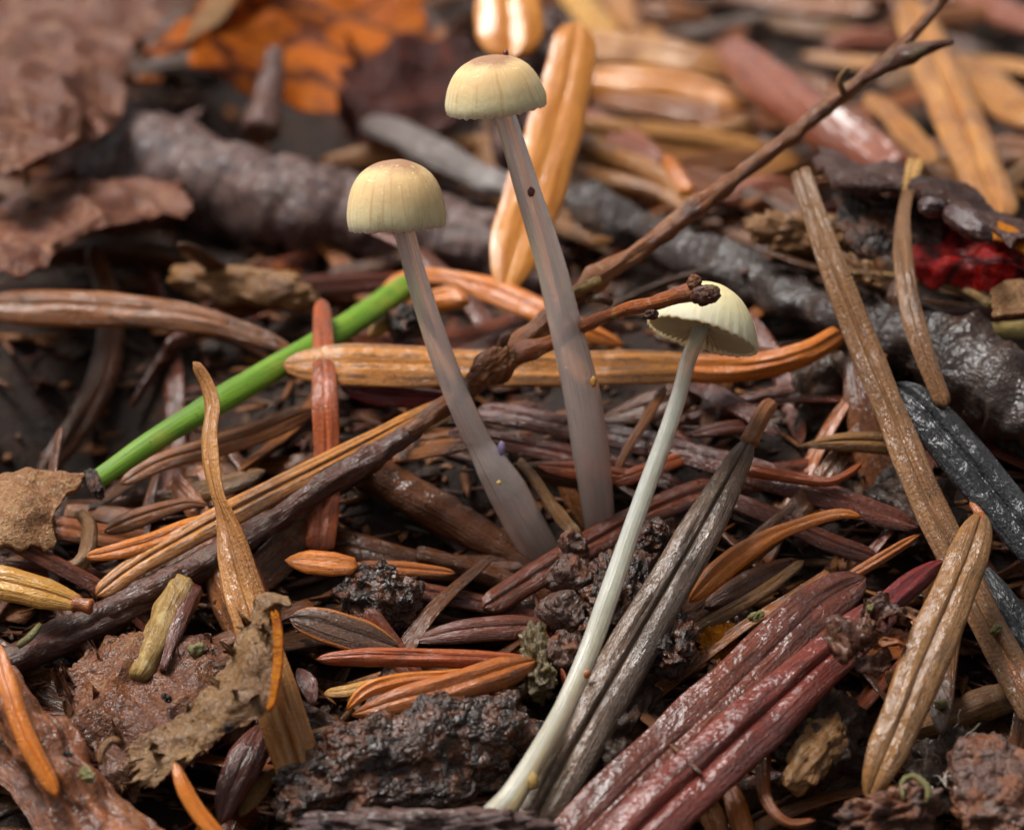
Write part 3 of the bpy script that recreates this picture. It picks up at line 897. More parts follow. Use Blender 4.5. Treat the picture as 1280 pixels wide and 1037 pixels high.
mushroom('tallest mushroom with the topmost olive cap and a brown spot on its grey stem', (620, 135, -.2), 64, CAP2, -7, 15,
         [(636, 160, -.2), (648, 200, -.18), (660, 240, -.16), (676, 290, -.13), (692, 345, -.1), (710, 420, -.06), (727, 490, -.02), (738, 560, .03), (746, 620, .1), (752, 670, .2), (757, 720, .35)],
         [28, 30, 32, 35, 38, 42, 47, 47, 42, 37, 37], 'cap_olive', 'stem_grey', 'gill_olive',
         specks=[('brown_spot', 'small dark brown spot on the upper stem', (664, 240, -.225), (9, 12, 5), 'spot'), ('crown_nipple', 'tiny brown nipple on the crown', (632, 67, -.2), (7, 9, 9), 'spot'), ('pale_fleck', 'tiny yellow grain on the stem', (742, 477, -.13), (8, 14, 6), 'yellow')])
mushroom('small cream mushroom with white stem, tilted cap showing pale gills', (877, 421, -.3), 72, CAP3, 16, -12,
         [(862, 445, -.33), (850, 490, -.36), (832, 545, -.42), (808, 610, -.5), (783, 680, -.6), (759, 750, -.72), (733, 822, -.85), (703, 888, -1.05), (668, 950, -1.28), (640, 995, -1.4), (618, 1022, -1.42)],
         [20, 20, 22, 23, 24, 27, 27, 26, 28, 33, 40], 'cap_cream', 'stem_white', 'gill_cream', ngill=60,
         specks=[('cream_grain', 'cream grain stuck to the foot of the stem', (667, 976, -1.40), (12, 20, 8), 'wood_yellow'), ('amber_grain', 'tiny amber grain on the lower stem', (734, 842, -.98), (9, 11, 8), 'rustfleck')])

# ------------------------------------------------------------------ twigs, roots and logs
t1 = tube('long_twig', 'long thin brown twig running diagonally from the top right corner to the left', 'twig',
     [(1184, -8, 1.0), (1130, 55, .95), (1070, 105, .9), (1000, 160, .8), (930, 215, .7), (860, 268, .55), (800, 312, .45), (740, 353, .35), (690, 396, .28), (650, 430, .22), (612, 462, .15), (560, 505, .12), (505, 543, .05)],
     [13, 15, 18, 20, 20, 22, 24, 25, 22, 24, 34, 24, 24], 'twig', mode='D', bumps=[(.66, .35, .05), (.74, .3, .04), (.85, .45, .08), (.48, .25, .05), (.3, .3, .04), (.2, .2, .04)], fine=.15, wob=.13)
tube('lower_shaft', None, None, [(525, 532, .08), (480, 562, .02), (430, 592, -.05), (340, 652, -.12), (240, 712, -.22), (140, 760, -.32), (40, 808, -.42), (-30, 850, -.47)], [22, 30, 32, 30, 36, 34, 34, 34], 'twig_dark', mode='D', parent=t1, fine=.16, wob=.16, bumps=[(.12, .25, .06), (.45, .3, .07)])['label'] = 'dark knobbly lower part of the twig'
tube('side_spur', None, None, [(1080, 100, .86), (1120, 75, .86), (1150, 62, .85), (1172, 56, .84), (1192, 52, .84)], [12, 20, 26, 16, 8], 'bud', mode='D', parent=t1, fine=.15)['label'] = 'dark scaly side bud with a yellow-green tip'
tube('side_spur', None, None, [(705, 372, .3), (735, 357, .18), (752, 350, .16)], [10, 16, 12], 'wood_yellow', mode='D', parent=t1, fine=.15)['label'] = 'pale broken spur'
tube('side_spur', None, None, [(632, 452, .1), (628, 430, .05), (636, 415, .03)], [16, 14, 8], 'bud', mode='D', parent=t1, fine=.15)
tube('side_spur', None, None, [(735, 372, .25), (752, 372, .15), (765, 380, .13)], [14, 14, 9], 'bud', mode='D', parent=t1, fine=.15)
tube('side_spur', None, None, [(1055, 118, .8), (1050, 100, .78), (1062, 84, .78)], [8, 9, 5], 'wood', mode='D', parent=t1, fine=.15)
blob('knot', None, None, (588, 480, .02), (642, 438, .02), 31, .11, 'twig', mode='D', parent=t1, lump=.35, sub=5)
t2 = tube('budded_twig', 'orange-brown budded twig crossing in front of the cream cap', 'twig',
     [(630, 448, .05), (668, 436, .05), (700, 423, .04), (740, 402, -.15), (780, 388, -.4), (820, 378, -.62), (850, 368, -.7), (872, 364, -.72)],
     [24, 22, 17, 17, 17, 18, 20, 24], 'twig_orange', mode='D', fine=.1, bumps=[(.1, .3, .05)])
blob('bud', None, None, (862, 370, -.74), (900, 366, -.76), 24, .09, 'bud', mode='D', parent=t2, lump=.25, sub=4)
blob('bud', None, None, (864, 362, -.74), (872, 344, -.74), 17, .07, 'twig', mode='D', parent=t2, lump=.3, sub=4)
blob('bud', None, None, (806, 394, -.62), (822, 392, -.64), 13, .06, 'twig_dark', mode='D', parent=t2, lump=.3, sub=4)

tube('dark_twig', 'dark wet twig lying under the long twig at lower left', 'twig',
     [(500, 560, .16), (420, 605, .16), (330, 668, .14), (240, 725, .12), (150, 772, .12), (50, 815, .1), (-30, 850, .1)], [20, 26, 30, 34, 34, 36, 36], 'twig_dark', fine=.14, wob=.15)
s1 = tube('broken_stub', 'short broken twig stub with a pale yellow split end at left', 'twig stub',
     [(232, 730, .22), (208, 775, .24), (190, 815, .26), (172, 848, .27)], [40, 44, 42, 30], 'wood_yellow', fine=.14, wob=.15)
tube('bark_strip', None, None, [(246, 735, .25), (222, 785, .28), (203, 838, .29)], [20, 22, 12], 'maroon', parent=s1, fine=.14)
tube('fallen_log', 'thick blurred grey-purple branch behind the left mushroom', 'branch',
     [(60, 150, .2), (160, 195, .22), (260, 232, .22), (380, 262, .22), (480, 275, .2), (600, 310, .12), (700, 350, .05)], [80, 112, 124, 120, 112, 96, 70], 'log_grey', fine=.11, wob=.1, bumps=[(.3, .15, .2), (.6, .15, .15)])
tube('pale_branch', 'pale grey weathered bark strip behind the tall mushroom stem', 'bark strip',
     [(440, 140, .25), (500, 168, .32), (560, 200, .34), (620, 228, .32), (690, 252, .28)], [26, 44, 46, 40, 40], 'pale_bark', squash=.5, fine=.1)
rt = tube('wet_root', 'thick glossy dark root running down to the right edge', 'root',
     [(700, 238, .28), (770, 278, .32), (850, 312, .36), (930, 342, .38), (1010, 378, .40), (1090, 412, .40), (1170, 440, .40), (1240, 480, .42), (1310, 530, .42)],
     [44, 62, 56, 66, 68, 58, 84, 100, 100], 'root_dark', fine=.16, wob=.2, freq=3.5, bumps=[(.83, .2, .25), (.2, .25, .1), (.42, .3, .09), (.6, -.2, .1)])
blob('knob', None, None, (1170, 450, .4), (1270, 500, .42), 90, .3, 'root_dark', parent=rt, lump=.25, lf=1.4)
tube('lower_root', 'second dark glossy root below the red leaf, at the right edge', 'root',
     [(930, 395, .1), (1010, 420, .12), (1080, 440, .14), (1140, 470, .12), (1230, 530, .08), (1310, 570, .08)], [30, 50, 60, 60, 50, 50], 'root_dark', fine=.12, wob=.14)
tube('dark_stick', 'dark red-brown stick slanting into the hollow left of the mushroom bases', 'stick',
     [(440, 578, .1), (500, 612, .06), (560, 645, .02), (640, 690, -.06), (700, 730, -.1)], [46, 50, 46, 42, 38], 'umber', fine=.1)
tube('dark_stick', 'thin dark stick low in the hollow, below the slanting stick', 'stick',
     [(520, 690, .02), (600, 715, -.04), (690, 750, -.1)], [22, 26, 22], 'umber', fine=.1)
tube('hairy_stalk', 'thin fuzzy brown stalk between the two grey stems', 'stalk',
     [(650, 575, .22), (672, 605, .22), (695, 640, .2), (722, 672, .18)], [9, 14, 17, 14], 'wood', fine=.2, wob=.2)
tube('yellow_stub', 'pale olive curved stub with a frayed end beside the tan leaf', 'stub',
     [(60, 700, .22), (85, 712, .22), (108, 695, .24), (112, 660, .27), (100, 640, .28)], [14, 20, 20, 20, 14], 'wood', fine=.14)
tube('yellow_twig', 'blurred yellowish twig end in the top left corner', 'twig', [(-20, 55, .2), (10, 38, .25), (48, 18, .3)], [26, 28, 20], 'wood_yellow', fine=.08)
tube('hanging_stub', 'brown stub hanging below the orange leaf', 'stub', [(346, 62, 4.2), (342, 95, 4.1), (334, 130, 3.95), (326, 168, 3.8)], [26, 32, 44, 52], 'twig_dark', mode='D', fine=.1, wob=.15)
tube('tan_branch', 'blurred tan split branch end right of the tall stem', 'branch',
     [(700, 165, .25), (760, 195, .3), (830, 225, .3), (870, 262, .25)], [28, 30, 30, 22], 'tan', fine=.06)
tube('tan_branch', 'lower prong of the blurred tan branch, right of the tall stem', 'branch',
     [(690, 208, .22), (760, 226, .26), (820, 240, .26), (862, 265, .22)], [26, 26, 22, 16], 'tan', fine=.06)
tube('straw_stalk', 'thin straw-coloured stalk under the red leaf', 'stalk', [(1100, 343, .62), (1160, 352, .64), (1210, 365, .66), (1240, 382, .66)], [9, 10, 11, 14], 'wood_yellow', fine=.1)
tube('pale_stick', 'pale cream stick below the red leaf at the right edge', 'stick', [(1190, 410, .50), (1240, 412, .52), (1300, 410, .52)], [16, 20, 20], 'cream_bit', fine=.06)
tube('rough_stalk', 'mossy stalk behind the left needle fork at lower right', 'stalk', [(1290, 865, .2), (1230, 880, .2), (1180, 900, .18), (1130, 915, .12)], [34, 36, 36, 24], 'wood', fine=.14)

# ------------------------------------------------------------------ green grass
tube('grass_stem', 'single bright green grass stem slanting behind the left mushroom', 'grass',
     [(116, 603, .3), (190, 552, .34), (270, 503, .36), (340, 462, .36), (400, 428, .36), (455, 393, .34), (512, 354, .3)], [26, 31, 34, 35, 35, 35, 32], 'grass', wob=.04, fine=.012, k=24, squash=.6)

# ------------------------------------------------------------------ needles, middle distance
needle('long striped orange-brown needle lying level across the middle', [(353, 456, .42), (420, 455, .44), (520, 458, .44), (620, 461, .44), (720, 460, .43), (820, 459, .42), (905, 459, .42)],
       [50, 56, 56, 54, 52, 48, 40], 'striped', thick=.22, tips=(1.6, .3), groove=.25, name='striped_needle')
needle(None, [(850, 461, .42), (905, 461, .43), (960, 455, .45), (1010, 440, .49), (1052, 416, .52)], [40, 38, 34, 30, 26], 'amber', parent=bpy.data.objects['striped_needle'], name='needle_foot', thick=.6, groove=.1, tips=(1, .3), roll=[0, 15, 30])['label'] = 'glossy orange curved foot of the needle'
needle('broad pale glossy needle standing behind the tall stem', [(722, 28, 2.6), (712, 90, 2.4), (694, 160, 2.17), (672, 230, 1.95), (648, 300, 1.72), (628, 368, 1.5)], [50, 64, 70, 74, 70, 46], 'pale', mode='D', thick=.2, tips=(.6, 1.2), groove=.2, roll=-12)
needle('bright pale needle at the top edge above the tallest cap', [(632, -30, 3.35), (636, 20, 3.15), (640, 75, 2.95)], [76, 84, 80], 'pale', mode='D', thick=.25, tips=(.2, .6), groove=.4)
needle('upright red-orange needle behind the left tip of the striped needle', [(402, 374, .5), (404, 430, .46), (406, 500, .4), (408, 580, .22), (398, 690, .08)], [22, 27, 32, 38, 40], 'rust', tips=(1, .3), groove=.3)
needle('orange arched needle behind the left stem under the pale needle', [(470, 385, .22), (500, 352, .3), (545, 345, .36), (600, 358, .36), (650, 378, .34), (720, 410, .28), (780, 432, .2)], [18, 24, 24, 36, 36, 30, 20], 'amber', thick=.4)
needle('short orange needle tip beside the grass end', [(462, 420, .2), (485, 400, .24), (520, 372, .26)], [20, 26, 24], 'yellow')
needle('glossy rounded orange needle end right of the left stem', [(500, 392, .28), (530, 380, .34), (560, 374, .38), (584, 378, .4)], [20, 32, 38, 34], 'amber', thick=.7, groove=.05)
blob('bark_crumb', 'dark brown bark crumb left of the left stem beside the grass', 'bark crumb', (490, 408, .25), (540, 395, .25), 40, .18, 'lump_dark', lump=.5)
needle('glossy crimson needle under the striped needle', [(425, 486, .3), (470, 492, .3), (530, 497, .28), (580, 500, .22)], [16, 32, 28, 18], 'crimson')
needle('long tan needle lying along the upper side of the long twig', [(572, 492, .3), (500, 532, .33), (420, 575, .34), (340, 615, .34), (250, 662, .32), (170, 708, .28), (120, 745, .22)], [10, 26, 32, 36, 36, 34, 26], 'striped', thick=.35, tips=(2, .6), groove=.4)
needle('thin yellow-brown needle splitting off the long twig by the left stem', [(590, 500, .24), (555, 520, .26), (510, 545, .28)], [14, 18, 8], 'olive')
needle('blurred orange-brown needle below the grass stem', [(395, 512, .12), (330, 538, .14), (270, 558, .16), (200, 578, .16), (150, 605, .12)], [26, 32, 32, 28, 22], 'brown')
needle('short tan needle tip right of the twisted needle', [(200, 622, .08), (270, 610, .1), (332, 588, .12)], [28, 30, 22], 'olive')
needle('blurred pinkish needle left of the twisted needle', [(130, 665, .1), (180, 645, .14), (230, 630, .16), (262, 632, .14)], [24, 28, 20, 12], 'brown')
needle('small bright orange needle tip left of the twisted needle', [(106, 696, .3), (150, 688, .32), (200, 673, .32), (262, 645, .3)], [14, 26, 24, 18], 'amber')
nd = needle('yellow needle entering from the left edge with an orange foot', [(-30, 722, .35), (10, 730, .36), (60, 743, .36), (98, 754, .36)], [44, 48, 46, 22], 'yellow', tips=(.2, 0), groove=.3, thick=.4)
tube('needle_foot', None, None, [(92, 753, .37), (106, 756, .38), (116, 758, .38)], [20, 17, 22], 'orange', parent=nd)
needle('long blurred brown needle in the dark hollow at left', [(-30, 382, .3), (60, 385, .32), (150, 388, .34), (240, 398, .34), (310, 416, .3), (370, 440, .24)], [42, 50, 50, 42, 30, 16], 'fragment_light', thick=.45, groove=.2)
blob('rotten_wood', 'blurred pale rotten wood below the thick grey branch', 'wood', (215, 345, .25), (400, 372, .25), 50, .25, 'wood', lump=.3, lf=1.3)
needle('long twisted orange-brown needle standing up at left, curled top', [(242, 452, .95), (258, 478, .9), (266, 510, .86), (262, 548, .82), (268, 600, .76), (284, 660, .68), (302, 730, .6), (326, 810, .52), (354, 900, .42), (388, 1000, .28)],
       [20, 30, 34, 34, 46, 52, 54, 58, 60, 60], 'tan', thick=.3, roll=[60, 50, 50, 70, 20, 0, 0, 0, 0, 0], tips=(.3, .2), groove=.6, name='twisted_needle')
needle('small orange needle with a stubby end left of the hollow', [(356, 700, .25), (385, 702, .27), (415, 705, .28), (448, 708, .28)], [18, 34, 34, 22], 'amber', tips=(1, .2))
needle('thin orange needle behind the stubby-ended orange needle', [(440, 708, .12), (500, 710, .12), (570, 716, .06)], [16, 20, 12], 'orange')
needle('oval dark needle with pale brown rims left of the fan of needles', [(362, 772, .35), (395, 778, .34), (440, 792, .32), (500, 810, .28)], [34, 50, 48, 26], 'darkedge', tips=(.8, 1), groove=.5, thick=.25)
needle('smooth red-brown needle lying level above the orange pair', [(395, 824, .38), (460, 821, .4), (540, 822, .4), (600, 824, .38), (665, 826, .34)], [14, 26, 26, 24, 18], 'rust', thick=.7, groove=.1)
needle('dark glossy needle behind the level red-brown one', [(515, 802, .2), (570, 790, .24), (630, 784, .24), (700, 782, .2)], [18, 32, 34, 26], 'darkmaroon')
needle('curved orange-rimmed needle, upper of the orange pair left of the lumpy cone', [(433, 887, .4), (460, 862, .44), (510, 848, .44), (560, 845, .42), (620, 838, .4)], [16, 22, 18, 18, 14], 'amber', thick=.6)
needle('glossy orange-brown needle, lower of the orange pair left of the lumpy cone', [(440, 894, .38), (500, 878, .42), (560, 862, .44), (620, 843, .42), (670, 826, .38)], [24, 42, 46, 44, 36], 'orange', thick=.6, groove=.2)
needle('pale yellow needle stub left of the orange pair', [(405, 866, .33), (440, 862, .34), (480, 850, .33)], [13, 17, 14], 'yellow')
needle('grey-brown striped needle lying under the orange pair', [(375, 922, .28), (440, 916, .32), (510, 903, .34), (580, 888, .34)], [24, 32, 32, 24], 'greybrown', groove=.5)
needle('short maroon scrap beside the twisted needle foot', [(372, 835, .3), (385, 855, .32), (392, 880, .32)], [18, 26, 20], 'maroon')
blob('brown_crumb', 'tiny pink-brown crumb beside the twisted needle', 'crumb', (384, 890, .34), (400, 890, .34), 13, .05, 'lump_brown', sub=3)
# behind the stems
needle('long red-brown needle running right behind the two grey stems', [(595, 512, .12), (680, 528, .14), (780, 548, .16), (860, 568, .2), (940, 590, .24), (1040, 622, .26), (1150, 660, .24)], [28, 34, 34, 36, 38, 38, 30], 'maroon', groove=.3)
needle('dark maroon needle behind the tall stem foot', [(560, 540, .05), (660, 558, .06), (780, 585, .06), (860, 610, .08)], [24, 30, 30, 24], 'darkmaroon')
needle('short rusty needle end behind the left stem', [(672, 582, .2), (700, 585, .22), (740, 590, .22), (800, 600, .2)], [18, 26, 26, 20], 'rust')
needle('rusty needle end just right of the tall stem foot', [(765, 603, .2), (790, 594, .22), (830, 580, .22), (870, 566, .18)], [18, 20, 20, 18], 'rust')
needle('crimson-brown needle below the striped needle, right of the cream cap', [(845, 470, .2), (890, 490, .24), (940, 518, .26), (975, 545, .24)], [20, 26, 26, 18], 'maroon')
needle('thin brown needle crossing behind the white stem', [(832, 482, .3), (810, 520, .28), (785, 560, .24), (770, 590, .2)], [12, 13, 13, 10], 'brown')
needle('dark needle lying low behind the grey needle tip', [(860, 545, .18), (910, 535, .2), (960, 532, .18)], [16, 20, 16], 'darkmaroon')
needle('thin curved red-brown strand ending right of the grey needle', [(930, 586, .33), (990, 597, .34), (1035, 602, .35), (1060, 592, .36), (1078, 578, .36)], [20, 18, 14, 12, 9], 'rust', thick=.8, groove=0)
needle('olive pointed needle tip beside the long brown needle', [(996, 558, .4), (1040, 553, .4), (1090, 553, .38), (1150, 560, .34)], [8, 24, 32, 32], 'olive', tips=(2.5, .3), thick=.5)
needle('dark maroon needle lying under the red-brown one at right', [(905, 620, .2), (960, 642, .22), (1030, 675, .22), (1100, 700, .18)], [22, 28, 28, 24], 'darkmaroon')
needle('orange needle with a dark hooked tip right of the grey needle', [(862, 752, .3), (910, 705, .34), (960, 672, .38), (1010, 652, .4), (1050, 642, .41), (1078, 646, .41)], [30, 34, 28, 20, 16, 14], 'amber', thick=.5, groove=.2)
needle('thin olive needle under the hooked orange one', [(855, 795, .22), (910, 765, .25), (960, 735, .27), (1005, 700, .28)], [16, 18, 18, 12], 'olive', thick=.5)
needle('brown flat needle under the hooked orange one', [(880, 760, .16), (930, 735, .18), (1000, 700, .18)], [34, 40, 30], 'umber')
needle('thin orange-brown strand above the red ridged needle', [(1060, 722, .36), (1100, 698, .38), (1150, 668, .38)], [16, 15, 13], 'orange', thick=.7)
# right-hand group
needle('long grey-brown needle slanting down from the upper right to the right edge', [(1000, 215, 1.22), (1016, 262, 1.12), (1040, 330, .98), (1075, 420, .8), (1112, 510, .68), (1150, 605, .6), (1190, 690, .52), (1235, 780, .45), (1300, 900, .36)],
       [27, 32, 38, 40, 42, 44, 46, 46, 46], 'greybrown', thick=.4, tips=(0, .2), groove=.7, roll=[25, 15, 5, 0, 0, 0, 0, 0], name='slanting_needle')
n9 = needle('thin twisted brown needle with a yellow curled top before the red leaf', [(1136, 235, 1.05), (1128, 280, 1.00), (1131, 340, .95), (1142, 400, .88), (1160, 455, .80), (1182, 510, .70)], [22, 22, 26, 28, 28, 24], 'greybrown', thick=.5, roll=[50, 40, 10, 0, 0, 0], tips=(.2, .6))
needle(None, [(1145, 200, 1.06), (1141, 215, 1.07), (1136, 240, 1.06)], [22, 20, 20], 'yellow', parent=n9, name='curled_top', tips=(0, .2), thick=.4)
needle('dark slate-grey needle with a blunt tip at the right edge', [(1118, 482, .62), (1150, 510, .62), (1190, 555, .6), (1240, 615, .56), (1310, 700, .5)], [46, 62, 66, 64, 60], 'slate', thick=.5, tips=(.7, .2), groove=.7, gsig=.1, rough=2)
needle('dark grey needle seen edge-on below the slate-grey one', [(1215, 700, .35), (1250, 750, .35), (1300, 830, .32)], [40, 44, 44], 'slate', thick=.5)
n12 = needle('thick grey-brown grooved needle leaning beside the white stem', [(938, 548, .62), (915, 592, .62), (880, 655, .6), (838, 728, .54), (790, 810, .48), (738, 900, .4), (690, 985, .32), (655, 1050, .25)],
       [24, 46, 56, 62, 64, 66, 66, 64], 'greytop', thick=.45, tips=(.8, .2), groove=.6, gsig=.075, rough=1.6)
needle(None, [(966, 502, .6), (955, 515, .61), (946, 532, .62), (934, 556, .62)], [22, 22, 22, 24], 'brown', parent=n12, name='needle_foot', thick=.8, groove=0, tips=(.5, .2))
needle('broad dull maroon needle with a creased middle at lower right', [(1082, 722, .5), (1030, 752, .52), (960, 818, .52), (890, 886, .5), (820, 950, .48), (740, 1030, .44), (690, 1080, .4)], [44, 66, 72, 74, 76, 76, 76], 'maroon', thick=.22, tips=(.7, .2), groove=.25, gsig=.05, rough=1.6, roll=-8)
n13 = needle('red ridged needle lying along the maroon one at lower right', [(1120, 752, .54), (1060, 800, .56), (980, 872, .56), (900, 945, .54), (830, 1010, .5), (770, 1070, .44)], [40, 64, 76, 80, 82, 82], 'redridge', thick=.36, tips=(.6, .2), groove=.8, gsig=.1, rough=1.5, roll=6)
needle(None, [(1178, 702, .5), (1150, 722, .53), (1118, 748, .55), (1085, 778, .56)], [28, 32, 34, 36], 'crimson', parent=n13, name='needle_foot', thick=.7, groove=.1)
n14 = needle('tan-olive grooved needle standing over the red needles at right', [(1228, 640, .8), (1212, 690, .8), (1188, 750, .78), (1160, 815, .74), (1130, 890, .68), (1100, 960, .6), (1084, 1000, .52)], [34, 52, 58, 60, 60, 52, 30], 'olive', thick=.35, tips=(.8, 1.0), groove=.4, gsig=.08, rough=1.6)
needle(None, [(1212, 628, .8), (1220, 636, .81), (1230, 652, .8)], [10, 12, 16], 'orange', parent=n14, name='needle_foot', thick=.8)
needle('speckled brown needle at the right edge beside the olive one', [(1215, 745, .42), (1240, 790, .42), (1270, 840, .4), (1300, 890, .38)], [34, 42, 44, 44], 'fragment_light')
needle('thin red-brown strand curving down at the bottom right of the red needle', [(960, 925, .32), (954, 960, .34), (958, 1000, .36), (985, 1028, .36), (1020, 1025, .35)], [17, 19, 17, 14, 12], 'strand', thick=.8, groove=0)
needle('orange strand at the bottom edge under the red needle', [(905, 965, .26), (920, 1005, .28), (935, 1060, .26)], [22, 28, 28], 'orange', thick=.5)
needle('dull orange scrap under the red needle at the bottom edge', [(870, 990, .2), (890, 1020, .22), (905, 1060, .2)], [30, 34, 30], 'brown', thick=.5)
sheet('leaf_flake', 'small amber leaf flake between the grey needle and the maroon one', 'leaf flake', [[(868, 792, .24), (895, 775, .28), (922, 768, .26)], [(872, 825, .26), (902, 812, .3), (935, 800, .26)]], 'leaf_amber', thick=.012, jag=.1, jagf=8, wr=.05, wrf=5, ridge=.08, nu=26, nv=30)
# bottom left
needle('thin orange needle leaning at the left edge over the red bark', [(-6, 800, .72), (12, 860, .7), (32, 920, .66), (72, 996, .58)], [14, 26, 28, 20], 'amber', thick=.6, groove=.3)
needle('small orange needle tip rising from the bottom edge', [(218, 950, .62), (228, 980, .6), (248, 1015, .56), (290, 1065, .5)], [14, 22, 22, 20], 'amber', thick=.7, groove=.1)
sheet('bark_strip', 'large red-brown bark strip in the bottom left corner', 'bark strip', [[(-30, 880, .35), (30, 960, .36), (90, 1070, .34)], [(-30, 835, .5), (60, 945, .52), (150, 1070, .48)], [(-20, 800, .4), (75, 910, .42), (225, 1070, .4)]], 'bark_red', thick=.06, jag=.02, wr=.08, wrf=3.5)
sheet('bark_strip', 'lower dark red-brown bark scrap in the bottom left corner', 'bark strip', [[(-30, 960, .2), (20, 1000, .2), (60, 1070, .2)], [(-30, 900, .25), (50, 970, .28), (130, 1070, .26)]], 'bark_red', thick=.05, jag=.04, wr=.04)
needle('dark brown needle piece under the torn leaf near the twisted needle', [(330, 905, .3), (310, 945, .3), (288, 990, .28), (275, 1030, .26)], [42, 50, 46, 36], 'maroon', thick=.5, rough=2)
needle('yellow-brown scrap at the bottom between the twisted needle and the cone', [(345, 960, .2), (320, 990, .2), (300, 1020, .2)], [26, 30, 24], 'olive')

# far, out of focus
blob('bark_stump', 'blurred dark bark stump propping the pale needles behind the tall stem', 'bark', (668, 10, 3.7), (664, 240, 3.7), 96, .7, 'log_grey', mode='D', lump=.3)
needle('blurred tan needle, pale topped, level right of the tallest cap', [(715, 98, .3), (790, 104, .32), (860, 112, .32), (940, 135, .28)], [38, 44, 44, 36], 'pale', thick=.5)
needle('blurred broad brown needle above the pale-topped one', [(720, 55, .35), (800, 65, .38), (870, 78, .38), (925, 92, .34)], [50, 56, 52, 40], 'tan', thick=.3)
needle('blurred brown needle below the pale-topped one', [(735, 118, .22), (800, 130, .25), (880, 145, .25), (950, 165, .2)], [28, 36, 40, 40], 'brown', thick=.4)
needle('blurred rust needle in a row of needles right of the tall stem', [(740, 122, .2), (790, 132, .2), (850, 150, .18)], [18, 24, 18], 'rust')
needle('blurred yellow-brown needle slanting in from the top, right of the pale pair', [(705, -20, .3), (735, 15, .32), (765, 55, .3)], [40, 44, 36], 'yellow')
needle('blurred grey-brown needle at the top edge right of the pale pair', [(760, -20, .25), (790, 25, .28), (830, 60, .28)], [44, 46, 40], 'tan')
needle('blurred rusty needle at the top edge, level', [(790, 8, .42), (830, 15, .42), (890, 22, .4)], [34, 38, 32], 'brown')
needle('blurred big pink-brown needle with a blunt end under the long twig', [(908, 60, .55), (945, 92, .58), (1000, 135, .58), (1060, 175, .55), (1130, 225, .48)], [44, 66, 72, 72, 64], 'pinkbrown', tips=(.6, .3), thick=.7, groove=.04)
needle('blurred broad orange grooved needle coming down from the upper right', [(1135, 0, .75), (1160, 60, .75), (1190, 130, .72), (1222, 205, .68), (1250, 275, .62)], [50, 60, 66, 66, 60], 'tan', thick=.4, groove=.7)
needle('blurred orange needle at the upper right edge', [(1180, 70, .45), (1230, 105, .46), (1300, 160, .45)], [50, 58, 60], 'tan', thick=.4, groove=.5)
needle('blurred short tan needle left of the broad orange grooved one', [(1085, 118, .5), (1120, 150, .52), (1170, 205, .5)], [26, 34, 30], 'tan', thick=.4)
needle('small upright orange needle tip behind the long twig', [(832, 195, .6), (842, 212, .58), (862, 245, .5)], [14, 22, 22], 'amber', thick=.7, tips=(1, .2))
needle('orange-brown needle under the long twig, right of its middle', [(900, 250, .3), (950, 238, .33), (1000, 232, .32)], [32, 40, 30], 'pinkbrown')
needle('tan needle under the long twig near the dark curled leaf', [(930, 225, .28), (980, 205, .3), (1030, 190, .28)], [26, 34, 30], 'tan')
needle('blurred pinkish needle at the top right', [(1030, 60, .4), (1080, 50, .42), (1130, 52, .4)], [26, 36, 30], 'pinkbrown')
needle('blurred dark needle in the top right corner', [(1200, -20, .3), (1240, 10, .3), (1310, 40, .3)], [40, 46, 40], 'pinkbrown')
needle('blurred olive stalk at the upper right edge', [(1240, 240, .45), (1270, 220, .46), (1310, 195, .45)], [26, 26, 26], 'olive')
needle('small orange needle tip below the left brown leaf', [(150, 100, .62), (180, 100, .62), (206, 100, .6)], [14, 18, 14], 'orange', thick=.8)
needle('pale grey splinter right of the broad pale needle', [(730, 140, .22), (770, 170, .26), (830, 205, .24)], [30, 50, 36], 'pinkbrown')
needle('small tan scrap on the wet root left of the long twig', [(728, 302, .42), (745, 302, .43), (766, 300, .42)], [12, 16, 12], 'tan', thick=.6)
needle('blurred brown needle at the top edge above the orange leaf stub', [(480, -20, .4), (520, 20, .45), (570, 80, .4)], [36, 44, 40], 'brown')

# ------------------------------------------------------------------ leaves
lo = sheet('orange_leaf', 'curled orange leaf with dark veins at the top left', 'leaf',
      [[(262, -60, 5.6), (370, -60, 5.7), (460, -60, 5.8), (545, -40, 5.6)],
       [(250, 0, 5.0), (360, 10, 5.2), (450, 10, 5.3), (540, 20, 5.1)],
       [(240, 48, 4.5), (355, 70, 4.8), (455, 75, 4.8), (550, 70, 4.7)],
       [(235, 78, 4.2), (370, 138, 4.5), (470, 150, 4.3), (565, 118, 4.4)]], 'leaf_orange', mode='D', thick=.012, jag=.05, jagf=6, wr=.08, wrf=1.0, ridge=.16, nu=60, nv=70)
sheet('leaf_lobe', None, None, [[(160, 78, 4.4), (205, 40, 4.6), (262, -10, 4.9), (310, -50, 5.3)], [(200, 72, 4.3), (240, 50, 4.5), (290, 15, 4.8), (340, -40, 5.3)], [(230, 62, 4.5), (270, 60, 4.6), (310, 50, 4.9), (350, -10, 5.4)]], 'leaf_orange', mode='D', thick=.012, jag=.04, jagf=6, wr=.05, wrf=1.6, ridge=.12, nu=30, nv=50, parent=lo)
lo2 = sheet('leaf_fold', None, None, [[(262, -5, 4.5), (245, 20, 4.3), (228, 52, 4.1)], [(300, -10, 4.6), (280, 25, 4.4), (232, 56, 4.1)]], 'leaf_tan', mode='D', thick=.012, jag=.06, wr=.03, nu=16, nv=24, parent=lo)
lo2['label'] = 'pale folded-back leaf margin'
